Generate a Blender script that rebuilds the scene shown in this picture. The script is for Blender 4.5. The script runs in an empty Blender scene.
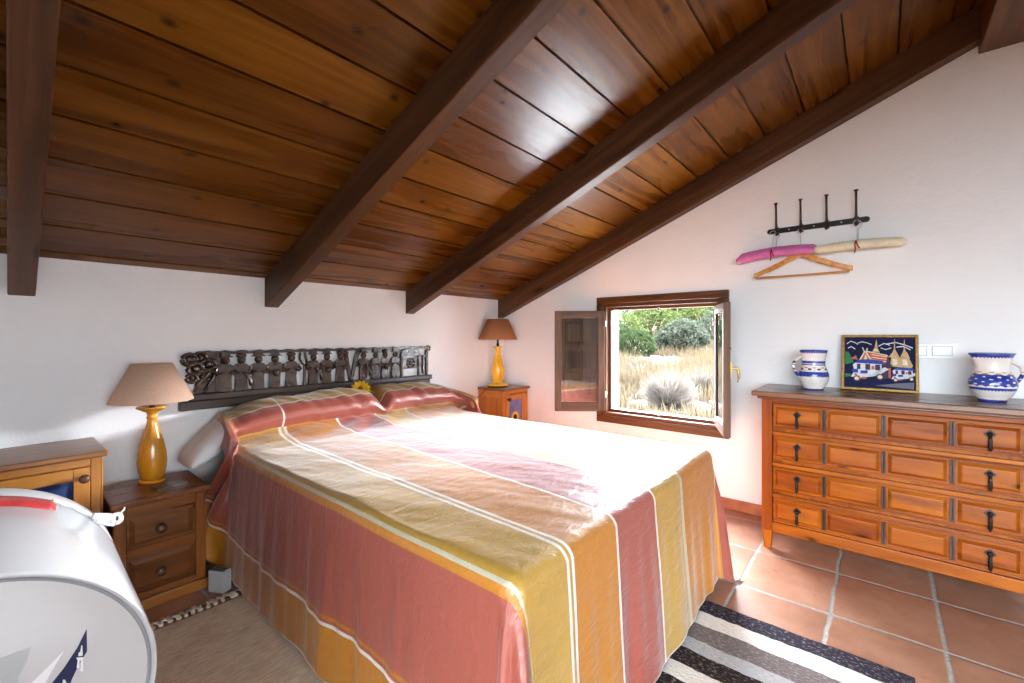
import bpy, bmesh, math, random
from mathutils import Vector, Matrix, Euler, noise as mnoise

random.seed(11)
S = bpy.context.scene
COL = S.collection
PI = math.pi
XB = 3.447      # window wall
YA = 3.017      # headboard wall
SL = 0.4047     # roof slope
ZC = 1.62       # ceiling height at headboard wall


def ceil_z(y):
    return ZC + SL * (YA - y)


# ------------------------------------------------------------------ mesh helper
class MB:
    def __init__(self):
        self.bm = bmesh.new()
        self.uv = self.bm.loops.layers.uv.new('UVMap')
        self.rn = self.bm.loops.layers.uv.new('rnd')

    def _uv(self, faces, grain, M=None, off=None):
        off = off or (random.random() * 9, random.random() * 9)
        r = random.random()
        Mi = M.inverted() if M is not None else None
        g = 'xyz'.index(grain)
        for f in faces:
            f.normal_update()
            n = f.normal.copy()
            if Mi is not None:
                n = (Mi.to_3x3() @ n)
            ax = max(range(3), key=lambda i: abs(n[i]))
            others = [i for i in range(3) if i != ax]
            if g in others:
                a = g
                b = [i for i in others if i != g][0]
            else:
                a, b = others
            for l in f.loops:
                p = l.vert.co
                if Mi is not None:
                    p = Mi @ p
                l[self.uv].uv = (p[a] + off[0], p[b] + off[1] + ax * .37)
                l[self.rn].uv = (r, .5)

    def box(self, c, s, grain='x', M=None, taper=None, r=None):
        """box centre c size s; taper=(tx,ty) scale of the bottom face"""
        hx, hy, hz = s[0] / 2, s[1] / 2, s[2] / 2
        v = []
        for z in (-1, 1):
            tx, ty = (taper if (taper and z == -1) else (1, 1))
            for x, y in ((-1, -1), (1, -1), (1, 1), (-1, 1)):
                p = Vector((c[0] + x * hx * tx, c[1] + y * hy * ty, c[2] + z * hz))
                v.append(self.bm.verts.new(M @ p if M is not None else p))
        idx = ((3, 2, 1, 0), (4, 5, 6, 7), (0, 1, 5, 4), (1, 2, 6, 5), (2, 3, 7, 6), (3, 0, 4, 7))
        fs = [self.bm.faces.new([v[i] for i in q]) for q in idx]
        self._uv(fs, grain, M)
        return self

    def b2(self, x0, x1, y0, y1, z0, z1, grain='x', M=None, taper=None):
        return self.box(((x0 + x1) / 2, (y0 + y1) / 2, (z0 + z1) / 2), (abs(x1 - x0), abs(y1 - y0), abs(z1 - z0)), grain, M, taper)

    def raised(self, x0, x1, y0, y1, d0, d1, bev, axis='-x', grain='y', M=None):
        """raised and fielded panel: rectangle in (y,z) plane at depth d0 rising to d1, bevel bev (axis -x) or in (x,z) (axis -y)"""
        def P(a, b, d):
            p = Vector((d, a, b)) if axis in ('-x', '+x') else Vector((a, d, b))
            return M @ p if M is not None else p
        o = [(x0, y0), (x1, y0), (x1, y1), (x0, y1)]
        i = [(x0 + bev, y0 + bev), (x1 - bev, y0 + bev), (x1 - bev, y1 - bev), (x0 + bev, y1 - bev)]
        vo = [self.bm.verts.new(P(a, b, d0)) for a, b in o]
        vi = [self.bm.verts.new(P(a, b, d1)) for a, b in i]
        fs = [self.bm.faces.new(vi)]
        for k in range(4):
            fs.append(self.bm.faces.new([vo[k], vo[(k + 1) % 4], vi[(k + 1) % 4], vi[k]]))
        fs.append(self.bm.faces.new(vo[::-1]))
        bmesh.ops.recalc_face_normals(self.bm, faces=fs)
        self._uv(fs, grain, M)
        return self

    def prism(self, pts, h0, h1, plane='yz', grain='y', M=None):
        """polygon pts in plane extruded along the third axis h0..h1"""
        def P(a, b, h):
            p = {'yz': Vector((h, a, b)), 'xz': Vector((a, h, b)), 'xy': Vector((a, b, h))}[plane]
            return M @ p if M is not None else p
        A = [self.bm.verts.new(P(a, b, h0)) for a, b in pts]
        B = [self.bm.verts.new(P(a, b, h1)) for a, b in pts]
        n = len(pts)
        fs = [self.bm.faces.new(A[::-1]), self.bm.faces.new(B)]
        for k in range(n):
            fs.append(self.bm.faces.new([A[k], A[(k + 1) % n], B[(k + 1) % n], B[k]]))
        bmesh.ops.recalc_face_normals(self.bm, faces=fs)
        self._uv(fs, grain, M)
        return self

    def lathe(self, prof, seg=40, M=None, cap=True):
        rings = []
        for r, z in prof:
            rings.append([self.bm.verts.new((M @ Vector((r * math.cos(2 * PI * k / seg), r * math.sin(2 * PI * k / seg), z))) if M is not None
                                            else Vector((r * math.cos(2 * PI * k / seg), r * math.sin(2 * PI * k / seg), z))) for k in range(seg)])
        fs = []
        L = 0
        for j in range(len(prof) - 1):
            dl = math.hypot(prof[j + 1][0] - prof[j][0], prof[j + 1][1] - prof[j][1])
            for k in range(seg):
                f = self.bm.faces.new([rings[j][k], rings[j][(k + 1) % seg], rings[j + 1][(k + 1) % seg], rings[j + 1][k]])
                uu = (k / seg, (k + 1) / seg, (k + 1) / seg, k / seg)
                vv = (L, L, L + dl, L + dl)
                for l, a, b in zip(f.loops, uu, vv):
                    l[self.uv].uv = (a, b)
                    l[self.rn].uv = (.5, .5)
                f.smooth = True
                fs.append(f)
            L += dl
        if cap:
            if prof[0][0] > 1e-5:
                fs.append(self.bm.faces.new(rings[0][::-1]))
            if prof[-1][0] > 1e-5:
                fs.append(self.bm.faces.new(rings[-1]))
        bmesh.ops.recalc_face_normals(self.bm, faces=fs)
        return self

    def tube(self, path, r, seg=10, sx=1.0, closed=False):
        path = [Vector(p) for p in path]
        n = len(path)
        rr = r if isinstance(r, (list, tuple)) else [r] * n
        rings = []
        up = Vector((0, 0, 1))
        for i, p in enumerate(path):
            if closed:
                t = (path[(i + 1) % n] - path[i - 1]).normalized()
            else:
                t = (path[min(i + 1, n - 1)] - path[max(i - 1, 0)]).normalized()
            u = up - t * up.dot(t)
            if u.length < .15:
                u = Vector((1, 0, 0)) - t * t.x
            u.normalize()
            w = t.cross(u)
            rings.append([self.bm.verts.new(p + (u * math.cos(2 * PI * k / seg) + w * math.sin(2 * PI * k / seg) * sx) * rr[i]) for k in range(seg)])
        fs = []
        off = random.random() * 5
        L = 0
        for i in range(n if closed else n - 1):
            a, b = rings[i], rings[(i + 1) % n]
            dl = (path[(i + 1) % n] - path[i]).length
            for k in range(seg):
                f = self.bm.faces.new([a[k], a[(k + 1) % seg], b[(k + 1) % seg], b[k]])
                f.smooth = True
                uu = (L, L, L + dl, L + dl)
                vv = (k / seg * .1, (k + 1) / seg * .1, (k + 1) / seg * .1, k / seg * .1)
                for l, x, y in zip(f.loops, uu, vv):
                    l[self.uv].uv = (x + off, y + off)
                    l[self.rn].uv = (.5, .5)
                fs.append(f)
            L += dl
        if not closed:
            fs.append(self.bm.faces.new(rings[0][::-1]))
            fs.append(self.bm.faces.new(rings[-1]))
        bmesh.ops.recalc_face_normals(self.bm, faces=fs)
        return self

    def ball(self, c, s, seg=16, rings=10, M=None):
        prof = []
        for i in range(rings + 1):
            a = -PI / 2 + PI * i / rings
            prof.append((max(math.cos(a), 1e-4), math.sin(a)))
        T = Matrix.Translation(Vector(c)) @ Matrix.Diagonal((s[0], s[1], s[2], 1))
        if M is not None:
            T = M @ T
        return self.lathe(prof, seg, T)

    def grid(self, P, smooth=True, uvs=None):
        """P[i][j] vectors"""
        V = [[self.bm.verts.new(p) for p in row] for row in P]
        for i in range(len(P) - 1):
            for j in range(len(P[0]) - 1):
                f = self.bm.faces.new([V[i][j], V[i + 1][j], V[i + 1][j + 1], V[i][j + 1]])
                f.smooth = smooth
                for l, (a, b) in zip(f.loops, ((i, j), (i + 1, j), (i + 1, j + 1), (i, j + 1))):
                    l[self.uv].uv = uvs[a][b] if uvs else (P[a][b].x, P[a][b].y)
        return self

    def obj(self, name, mat, parent=None, bevel=0, smooth=False, seg=2):
        me = bpy.data.meshes.new(name)
        self.bm.to_mesh(me)
        self.bm.free()
        o = bpy.data.objects.new(name, me)
        COL.objects.link(o)
        me.materials.append(mat)
        if smooth:
            for p in me.polygons:
                p.use_smooth = True
        if parent is not None:
            o.parent = parent
        if bevel:
            m = o.modifiers.new('bevel', 'BEVEL')
            m.width = bevel
            m.segments = seg
            m.limit_method = 'ANGLE'
            m.angle_limit = math.radians(40)
        return o


def tag(o, label=None, cat=None, group=None, kind=None):
    if label:
        o['label'] = label
    if cat:
        o['category'] = cat
    if group:
        o['group'] = group
    if kind:
        o['kind'] = kind
    return o


def thing(name, label, cat, loc=(0, 0, 0), rotz=0, group=None, kind=None):
    o = bpy.data.objects.new(name, None)
    COL.objects.link(o)
    o.empty_display_size = .05
    o.location = loc
    o.rotation_euler = (0, 0, rotz)
    return tag(o, label, cat, group, kind)


# ------------------------------------------------------------------ materials
class NT:
    def __init__(self, name):
        self.m = bpy.data.materials.new(name)
        self.m.use_nodes = True
        self.t = self.m.node_tree
        self.t.nodes.clear()
        self.out = self.t.nodes.new('ShaderNodeOutputMaterial')

    def n(self, typ, _in=None, **kw):
        nd = self.t.nodes.new('ShaderNode' + typ)
        for k, v in kw.items():
            setattr(nd, k, v)
        for k, v in (_in or {}).items():
            s = nd.inputs[k]
            if hasattr(v, 'is_linked') or isinstance(v, bpy.types.NodeSocket):
                self.t.links.new(v, s)
            else:
                s.default_value = v
        return nd

    def math(self, op, a, b=0.0, c=0.0, clamp=False):
        nd = self.n('Math', {0: a, 1: b, 2: c}, operation=op)
        nd.use_clamp = clamp
        return nd.outputs[0]

    def mix(self, f, a, b, typ='MIX'):
        nd = self.t.nodes.new('ShaderNodeMix')
        nd.data_type = 'RGBA'
        nd.blend_type = typ
        for i, v in ((0, f), (6, a), (7, b)):
            if isinstance(v, bpy.types.NodeSocket):
                self.t.links.new(v, nd.inputs[i])
            else:
                nd.inputs[i].default_value = v if i == 0 else (*v[:3], 1)
        return nd.outputs[2]

    def ramp(self, f, stops, interp='LINEAR'):
        nd = self.t.nodes.new('ShaderNodeValToRGB')
        nd.color_ramp.interpolation = interp
        e = nd.color_ramp.elements
        while len(e) < len(stops):
            e.new(0.5)
        for el, (p, c) in zip(e, stops):
            el.position = p
        for el, (p, c) in zip(e, stops):
            el.color = (*c[:3], 1) if len(c) >= 3 else (c[0],) * 3 + (1,)
        self.t.links.new(f, nd.inputs[0])
        return nd.outputs[0]

    def bsdf(self, color, rough=.5, spec=.5, bump=None, bstr=.2, bdist=.005, metal=0, **kw):
        d = {'Base Color': color if isinstance(color, bpy.types.NodeSocket) else (*color[:3], 1), 'Roughness': rough, 'Specular IOR Level': spec, 'Metallic': metal}
        d.update(kw)
        b = self.n('BsdfPrincipled', d)
        if bump is not None:
            bp = self.n('Bump', {'Height': bump, 'Strength': bstr, 'Distance': bdist})
            self.t.links.new(bp.outputs[0], b.inputs['Normal'])
        self.t.links.new(b.outputs[0], self.out.inputs[0])
        return self.m


def uvmap(N, name='UVMap'):
    return N.n('UVMap', uv_map=name).outputs[0]


def plain(name, col, rough=.5, spec=.5, metal=0, nscale=30, namt=.08, bump=.1, bscale=None, **kw):
    N = NT(name)
    tc = N.n('TexCoord').outputs['Object']
    ns = N.n('TexNoise', {'Vector': tc, 'Scale': nscale, 'Detail': 4.0}).outputs[0]
    c2 = tuple(max(0, c * (1 - namt * 2)) for c in col)
    cc = N.ramp(ns, [(.3, c2), (.7, col)])
    n2 = N.n('TexNoise', {'Vector': tc, 'Scale': bscale or nscale * 3, 'Detail': 3.0}).outputs[0]
    return N.bsdf(cc, rough, spec, n2 if bump else None, bump, .003, metal, **kw)


def wood(name, dark, mid, light, gs=(2.0, 38.0), rough=.4, knots=0.0, var=.25, spec=.5, wear=0.0, kscale=(1.6, 6.0)):
    N = NT(name)
    uv = uvmap(N)
    rn = N.n('SeparateXYZ', {0: uvmap(N, 'rnd')}).outputs[0]
    # gentle meander of the grain
    m0 = N.n('Mapping', {'Vector': uv, 'Scale': (1.2, 3.0, 1.0)}).outputs[0]
    wob = N.n('TexNoise', {'Vector': m0, 'Scale': 1.0, 'Detail': 2.0}).outputs[0]
    sep = N.n('SeparateXYZ', {0: uv})
    v2 = N.math('ADD', sep.outputs[1], N.math('MULTIPLY', wob, .05))
    comb = N.n('CombineXYZ', {0: N.math('MULTIPLY', sep.outputs[0], gs[0]), 1: N.math('MULTIPLY', v2, gs[1]), 2: N.math('MULTIPLY', rn, 13.0)}).outputs[0]
    g = N.n('TexNoise', {'Vector': comb, 'Scale': 1.0, 'Detail': 5.0, 'Roughness': .62, 'Distortion': .4}).outputs[0]
    comb2 = N.n('CombineXYZ', {0: N.math('MULTIPLY', sep.outputs[0], gs[0] * .4), 1: N.math('MULTIPLY', v2, gs[1] * .22), 2: N.math('MULTIPLY', rn, 31.0)}).outputs[0]
    g2 = N.n('TexNoise', {'Vector': comb2, 'Scale': 1.0, 'Detail': 3.0, 'Distortion': 1.2}).outputs[0]
    mixg = N.math('ADD', N.math('MULTIPLY', g, .55), N.math('MULTIPLY', g2, .45))
    col = N.ramp(mixg, [(.30, dark), (.5, mid), (.70, light)])
    val = N.math('ADD', N.math('MULTIPLY', rn, var * 2), 1 - var)
    hs = N.n('HueSaturation', {'Color': col, 'Value': val, 'Hue': N.math('ADD', .495, N.math('MULTIPLY', rn, .01))}).outputs[0]
    bumpsrc = g
    if knots:
        mk = N.n('Mapping', {'Vector': uv, 'Scale': (kscale[0], kscale[1], 1.0)}).outputs[0]
        nk = N.n('TexNoise', {'Vector': mk, 'Scale': 2.0, 'Detail': 2.0}).outputs[1]
        mkd = N.n('VectorMath', {0: mk, 1: N.n('VectorMath', {0: nk, 'Scale': .12}, operation='SCALE').outputs[0]}, operation='ADD').outputs[0]
        vo = N.n('TexVoronoi', {'Vector': mkd, 'Scale': 1.0}, voronoi_dimensions='2D')
        pick = N.math('GREATER_THAN', N.n('SeparateColor', {0: vo.outputs['Color']}).outputs[0], 1 - knots)
        kn = N.math('MULTIPLY', N.ramp(vo.outputs['Distance'], [(.035, (1,)), (.12, (0,))]), pick)
        hs = N.mix(N.math('MULTIPLY', kn, .9), hs, tuple(c * .35 for c in dark))
    if wear:
        mw = N.n('Mapping', {'Vector': uv, 'Scale': (3.0, 9.0, 1.0)}).outputs[0]
        w = N.n('TexNoise', {'Vector': mw, 'Scale': 2.0, 'Detail': 6.0, 'Roughness': .7}).outputs[0]
        wf = N.math('MULTIPLY', N.ramp(w, [(.55, (0,)), (.72, (1,))]), wear)
        hs = N.mix(wf, hs, tuple(min(1, c * 1.7 + .03) for c in light))
    rg = N.math('ADD', rough - .08, N.math('MULTIPLY', g2, .16))
    return N.bsdf(hs, rg, spec, bumpsrc, .12, .004)


M = {}
M['plank'] = wood('stained pine boards', (0.0546, 0.0140, 0.0008), (0.1287, 0.0421, 0.0023), (0.2184, 0.0842, 0.0094), gs=(1.6, 34), rough=.28, knots=.22, var=.25, spec=.27, kscale=(4.2, 5.6))
M['beam'] = wood('dark stained beam', (0.0319, 0.0130, 0.0058), (0.0798, 0.0319, 0.0130), (0.1522, 0.0667, 0.0290), gs=(1.2, 26), rough=.42, knots=.18, var=.08, wear=.18, spec=.25)
M['casing'] = wood('window timber', (0.0338, 0.0090, 0.0015), (0.0825, 0.0255, 0.0037), (0.1500, 0.0562, 0.0105), gs=(2, 45), rough=.4)
M['casement'] = wood('weathered casement timber', (0.0413, 0.0220, 0.0138), (0.0935, 0.0512, 0.0319), (0.1485, 0.0908, 0.0633), gs=(2, 45), rough=.5, wear=.06, spec=.2)
M['chest'] = wood('walnut stained chest', (0.0930, 0.0161, 0.0006), (0.2604, 0.0570, 0.0019), (0.3968, 0.1178, 0.0074), gs=(2.2, 22), rough=.28, knots=.14, var=.20, wear=.03, spec=.28, kscale=(3, 8))
M['chest_dark'] = wood('dark chest moulding', (.025, .010, .006), (.050, .019, .010), (.09, .04, .023), gs=(2, 30), rough=.22, var=.05, spec=.7)
M['chest_top'] = wood('chest top', (.07, .026, .012), (.14, .055, .024), (.23, .10, .045), gs=(1.5, 22), rough=.26, var=.05, spec=.6)
M['honey'] = wood('honey pine', (0.2160, 0.0680, 0.0096), (0.4000, 0.1520, 0.0256), (0.5280, 0.2320, 0.0480), gs=(2, 30), rough=.32, knots=.12, var=.12, kscale=(3, 9))
M['honeytop'] = wood('honey pine top', (.12, .042, .012), (.23, .09, .028), (.34, .15, .05), gs=(2, 30), rough=.3, var=.05)
M['nstand'] = wood('brown pine', (0.1020, 0.0272, 0.0051), (0.2295, 0.0697, 0.0119), (0.3570, 0.1318, 0.0255), gs=(2, 26), rough=.3, knots=.12, var=.15, kscale=(3, 8))
M['nfront'] = wood('dark drawer panel', (.07, .02, .005), (.16, .05, .012), (.26, .09, .02), gs=(2, 26), rough=.3, var=.1)
M['knob'] = wood('knob wood', (.04, .015, .008), (.09, .035, .02), (.16, .07, .04), rough=.22, var=.05)
M['carve'] = plain('carved dark timber', (.070, .036, .022), .24, .6, nscale=22, namt=.35, bump=.5, bscale=60)
M['rail'] = wood('headboard rail', (.012, .007, .005), (.03, .017, .012), (.06, .038, .028), rough=.35, var=.05)
M['iron'] = plain('black iron', (.028, .022, .022), .45, .5, .6, namt=.3)
M['iron2'] = plain('brown iron', (.06, .03, .026), .45, .5, .5, namt=.3)
M['brass'] = plain('brass', (.62, .40, .09), .3, .5, .8, namt=.15)
M['steel'] = plain('steel', (.6, .6, .6), .3, .5, .9)
M['ceramic'] = plain('ochre glazed ceramic', (.78, .33, .022), .16, .6, nscale=6, namt=.12, bump=.03)
M['ceramic2'] = plain('yellow glazed ceramic', (.92, .50, .03), .16, .6, nscale=6, namt=.08, bump=.03)
M['greypl'] = plain('grey plastic', (.42, .42, .43), .4, .5, namt=.03)
M['blackpl'] = plain('black plastic', (.015, .015, .016), .4, .5)
M['whitepl'] = plain('white plastic', (.82, .83, .84), .3, .5, namt=.02, bump=.02)
M['gloss_white'] = plain('white enamel', (.60, .61, .63), .14, .6, namt=.015, nscale=4, bump=.0)
M['face_white'] = plain('pale glossy panel', (.60, .60, .61), .10, .6, namt=.02, nscale=3, bump=.0)
M['greyseal'] = plain('grey seal', (.30, .31, .33), .45, .5)
M['navy'] = plain('navy print', (.012, .02, .085), .3, .5, namt=.1)
M['whitepr'] = plain('white print', (.85, .86, .88), .35, .5, namt=.02, bump=.0)
M['greypr'] = plain('grey print', (.45, .46, .47), .3, .5, namt=.02, bump=.0)
M['redtape'] = plain('red tape', (.72, .06, .06), .4, .5, nscale=14, namt=.25)
M['bluepanel'] = plain('blue glass tile', (.03, .065, .21), .18, .6, nscale=9, namt=.25)
M['lilacpanel'] = plain('lilac glass tile', (.20, .21, .48), .22, .5, nscale=9, namt=.2)
M['petal'] = plain('yellow petal', (.90, .60, .015), .5, .3, namt=.1)
M['petal2'] = plain('cloth petal', (.88, .52, .02), .7, .2, namt=.2)
M['seedhead'] = plain('dark seed head', (.08, .03, .012), .8, .2, namt=.3)
M['greenleaf'] = plain('green leaf', (.05, .16, .03), .6, .3)
M['linen'] = plain('white cotton', (.78, .77, .78), .8, .25, nscale=14, namt=.03, bump=.25, bscale=220)
M['pinkpad'] = plain('pink padded satin', (.80, .20, .50), .5, .4, nscale=25, namt=.12, bump=.3)
M['creampad'] = plain('cream padded satin', (.85, .78, .56), .5, .4, nscale=25, namt=.08, bump=.3)
M['greenpad'] = plain('pale green padded satin', (.72, .76, .52), .5, .4, nscale=25, namt=.08, bump=.3)
M['ribbon'] = plain('maroon ribbon', (.30, .015, .03), .5, .3)
M['hangerwood'] = wood('varnished hanger', (.42, .15, .02), (.62, .26, .04), (.75, .38, .08), gs=(4, 60), rough=.28, var=.05)
M['gilt'] = plain('gilt frame', (.50, .29, .07), .38, .5, .35, nscale=60, namt=.25)
M['card'] = plain('grey green card', (.16, .15, .10), .35, .5, nscale=18, namt=.3)
M['card2'] = plain('pale card', (.34, .35, .33), .35, .5, nscale=18, namt=.2)


def m_wall():
    N = NT('white plaster')
    tc = N.n('TexCoord').outputs['Object']
    a = N.n('TexNoise', {'Vector': tc, 'Scale': 2.2, 'Detail': 5.0}).outputs[0]
    b = N.n('TexNoise', {'Vector': tc, 'Scale': 9.0, 'Detail': 5.0, 'Roughness': .6}).outputs[0]
    c = N.ramp(a, [(.3, (.86, .87, .89)), (.7, (.90, .91, .93))])
    return N.bsdf(c, .85, .25, b, .25, .02)


M['wall'] = m_wall()


def m_tiles():
    N = NT('terracotta floor tiles')
    tc = N.n('TexCoord').outputs['Object']
    wn = N.n('TexNoise', {'Vector': tc, 'Scale': 7.0, 'Detail': 4.0}).outputs[1]
    wv = N.n('VectorMath', {0: N.n('VectorMath', {0: wn, 1: (.5, .5, .5)}, operation='SUBTRACT').outputs[0], 'Scale': .022}, operation='SCALE').outputs[0]
    p = N.n('VectorMath', {0: tc, 1: wv}, operation='ADD').outputs[0]
    sp = N.n('SeparateXYZ', {0: p})
    tx = N.math('DIVIDE', N.math('SUBTRACT', sp.outputs[0], 2.43), .44)
    ty = N.math('DIVIDE', N.math('SUBTRACT', sp.outputs[1], .18), .375)
    fx = N.math('SUBTRACT', tx, N.math('FLOOR', tx))
    fy = N.math('SUBTRACT', ty, N.math('FLOOR', ty))
    dx = N.math('MULTIPLY', N.math('MINIMUM', fx, N.math('SUBTRACT', 1.0, fx)), .44)
    dy = N.math('MULTIPLY', N.math('MINIMUM', fy, N.math('SUBTRACT', 1.0, fy)), .375)
    dd = N.n('Math', {0: dx, 1: dy, 2: .02}, operation='SMOOTH_MIN').outputs[0]
    mask = N.ramp(dd, [(.004, (0,)), (.0105, (1,))])
    cid = N.n('CombineXYZ', {0: N.math('FLOOR', tx), 1: N.math('FLOOR', ty)}).outputs[0]
    rnd = N.n('TexWhiteNoise', {'Vector': cid}, noise_dimensions='2D').outputs[0]
    big = N.n('TexNoise', {'Vector': tc, 'Scale': 5.0, 'Detail': 6.0, 'Roughness': .65}).outputs[0]
    fine = N.n('TexNoise', {'Vector': tc, 'Scale': 60.0, 'Detail': 4.0}).outputs[0]
    c = N.ramp(big, [(.25, (.26, .105, .055)), (.5, (.35, .155, .085)), (.75, (.44, .215, .135))])
    c = N.n('HueSaturation', {'Color': c, 'Value': N.math('ADD', .82, N.math('MULTIPLY', rnd, .34)), 'Saturation': .92}).outputs[0]
    spots = N.math('MULTIPLY', N.ramp(N.n('TexNoise', {'Vector': tc, 'Scale': 22.0, 'Detail': 3.0}).outputs[0], [(.66, (0,)), (.72, (1,))]), .35)
    c = N.mix(spots, c, (.17, .06, .04))
    gm = N.ramp(fine, [(.3, (.27, .25, .23)), (.7, (.42, .40, .37))])
    col = N.mix(mask, gm, c)
    h = N.math('ADD', N.math('MULTIPLY', mask, 1.0), N.math('MULTIPLY', big, .35))
    return N.bsdf(col, N.math('SUBTRACT', .55, N.math('MULTIPLY', mask, .20)), .35, h, .5, .006)


M['tiles'] = m_tiles()
M['skirt'] = plain('terracotta skirting', (.45, .16, .075), .45, .5, nscale=12, namt=.2)


def m_bedspread():
    N = NT('striped woven bedspread')
    uv = uvmap(N)
    sp = N.n('SeparateXYZ', {0: uv})
    TER, YEL, ORA, WHI, GRY = (.300, .070, .047), (.41, .235, .042), (.42, .155, .010), (.66, .60, .56), (.42, .38, .28)
    seq = [(0, ORA), (.375, WHI), (.383, TER), (.390, WHI), (.400, ORA), (.405, WHI), (.412, TER),
           (.765, WHI), (.773, ORA), (.797, GRY), (.811, YEL), (1.010, WHI), (1.020, YEL), (1.033, WHI), (1.043, ORA), (1.065, WHI), (1.071, ORA),
           (1.300, WHI), (1.308, TER), (1.610, WHI), (1.618, YEL), (1.885, GRY), (1.905, ORA), (2.395, WHI), (2.403, TER), (2.74, WHI), (2.75, TER), (2.765, WHI), (2.775, ORA)]
    stripes = N.ramp(N.math('DIVIDE', sp.outputs[0], 3.2), [(u / 3.2, c) for u, c in seq], 'CONSTANT')
    v = sp.outputs[1]
    head = N.ramp(N.math('DIVIDE', N.math('SUBTRACT', v, 2.6), .6), [(0, TER), ((2.835 - 2.6) / .6, WHI), ((2.845 - 2.6) / .6, YEL)], 'CONSTANT')
    inside = N.math('MULTIPLY', N.math('GREATER_THAN', v, 2.668), N.math('GREATER_THAN', sp.outputs[0], .80))
    inside = N.math('MULTIPLY', inside, N.math('LESS_THAN', sp.outputs[0], 2.60))
    side_line = N.math('MULTIPLY', N.math('COMPARE', sp.outputs[0], 1.03, .004), inside)
    col = N.mix(inside, stripes, head)
    col = N.mix(side_line, col, WHI)
    # woven slubs
    mw = N.n('Mapping', {'Vector': uv, 'Scale': (260, 30, 1)}).outputs[0]
    s1 = N.n('TexNoise', {'Vector': mw, 'Scale': 1.0, 'Detail': 2.0}).outputs[0]
    mw2 = N.n('Mapping', {'Vector': uv, 'Scale': (25, 240, 1)}).outputs[0]
    s2 = N.n('TexNoise', {'Vector': mw2, 'Scale': 1.0, 'Detail': 2.0}).outputs[0]
    sl = N.math('ADD', N.math('MULTIPLY', s1, .5), N.math('MULTIPLY', s2, .5))
    col = N.mix(.22, col, N.ramp(sl, [(.3, (.35, .35, .35)), (.65, (1, 1, 1))]), 'MULTIPLY')
    # short crinkles
    mc = N.n('Mapping', {'Vector': uv, 'Scale': (9, 22, 1), 'Rotation': (0, 0, .5)}).outputs[0]
    cr = N.n('TexNoise', {'Vector': mc, 'Scale': 1.0, 'Detail': 5.0, 'Roughness': .6, 'Distortion': .6}).outputs[0]
    h = N.math('ADD', N.math('MULTIPLY', cr, 1.0), N.math('MULTIPLY', sl, .04))
    return N.bsdf(col, .38, .85, h, .45, .014, **{'Sheen Weight': .42, 'Sheen Roughness': .3, 'Sheen Tint': (.85, .92, 1.0, 1)})


M['spread'] = m_bedspread()


def m_striped_rug():
    N = NT('striped rag rug')
    tc = N.n('TexCoord').outputs['Object']
    wob = N.n('TexNoise', {'Vector': tc, 'Scale': 9.0, 'Detail': 4.0}).outputs[0]
    x = N.math('ADD', N.n('SeparateXYZ', {0: tc}).outputs[0], N.math('MULTIPLY', N.math('SUBTRACT', wob, .5), .03))
    f = N.math('DIVIDE', N.math('SUBTRACT', x, .7), 1.6)
    K, Wt, G, L, B = (.030, .024, .035), (.72, .66, .60), (.17, .135, .125), (.42, .40, .40), (.028, .018, .016)

    def q(v):
        return (v - .7) / 1.6
    seq = [(0, B), (q(.88), Wt), (q(.98), K), (q(1.10), L), (q(1.18), B), (q(1.30), Wt), (q(1.40), G), (q(1.50), B), (q(1.606), Wt), (q(1.683), B), (q(1.781), L), (q(1.854), G), (q(1.968), Wt), (q(2.061), K)]
    base = N.ramp(f, seq, 'CONSTANT')
    mp = N.n('Mapping', {'Vector': tc, 'Scale': (170, 60, 1)}).outputs[0]
    fl = N.n('TexNoise', {'Vector': mp, 'Scale': 1.0, 'Detail': 2.0})
    c = N.mix(N.ramp(fl.outputs[0], [(.56, (0,)), (.66, (.35,))]), base, N.mix(.5, fl.outputs[1], (.35, .33, .42)))
    c = N.mix(.35, c, N.ramp(fl.outputs[0], [(.3, (.35, .35, .35)), (.6, (1, 1, 1))]), 'MULTIPLY')
    return N.bsdf(c, .95, .1, fl.outputs[0], .8, .01)


M['stripedrug'] = m_striped_rug()


def m_beige_rug():
    N = NT('beige woven rug')
    tc = N.n('TexCoord').outputs['Object']
    mp = N.n('Mapping', {'Vector': tc, 'Scale': (18, 150, 1)}).outputs[0]
    fl = N.n('TexNoise', {'Vector': mp, 'Scale': 1.0, 'Detail': 4.0}).outputs[0]
    big = N.n('TexNoise', {'Vector': tc, 'Scale': 6.0, 'Detail': 4.0}).outputs[0]
    c = N.ramp(fl, [(.3, (.58, .44, .30)), (.6, (.82, .67, .50))])
    c = N.mix(N.ramp(big, [(.55, (0,)), (.7, (.35,))]), c, (.45, .26, .15))
    return N.bsdf(c, .95, .1, fl, .8, .008)


M['beigerug'] = m_beige_rug()
M['fringe'] = plain('cream fringe', (.80, .70, .56), .9, .1, namt=.2)


def m_shade(name, col):
    N = NT(name)
    tc = N.n('TexCoord').outputs['Object']
    f = N.n('TexNoise', {'Vector': tc, 'Scale': 120.0, 'Detail': 2.0}).outputs[0]
    c = N.ramp(f, [(.3, tuple(x * .9 for x in col)), (.7, col)])
    d = N.n('BsdfDiffuse', {'Color': c})
    t = N.n('BsdfTranslucent', {'Color': c})
    mx = N.n('MixShader', {0: .42, 1: d.outputs[0], 2: t.outputs[0]})
    N.t.links.new(mx.outputs[0], N.out.inputs[0])
    return N.m


M['shade1'] = m_shade('cream lampshade fabric', (.92, .68, .52))
M['shade2'] = m_shade('tan lampshade fabric', (.62, .29, .14))


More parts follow.
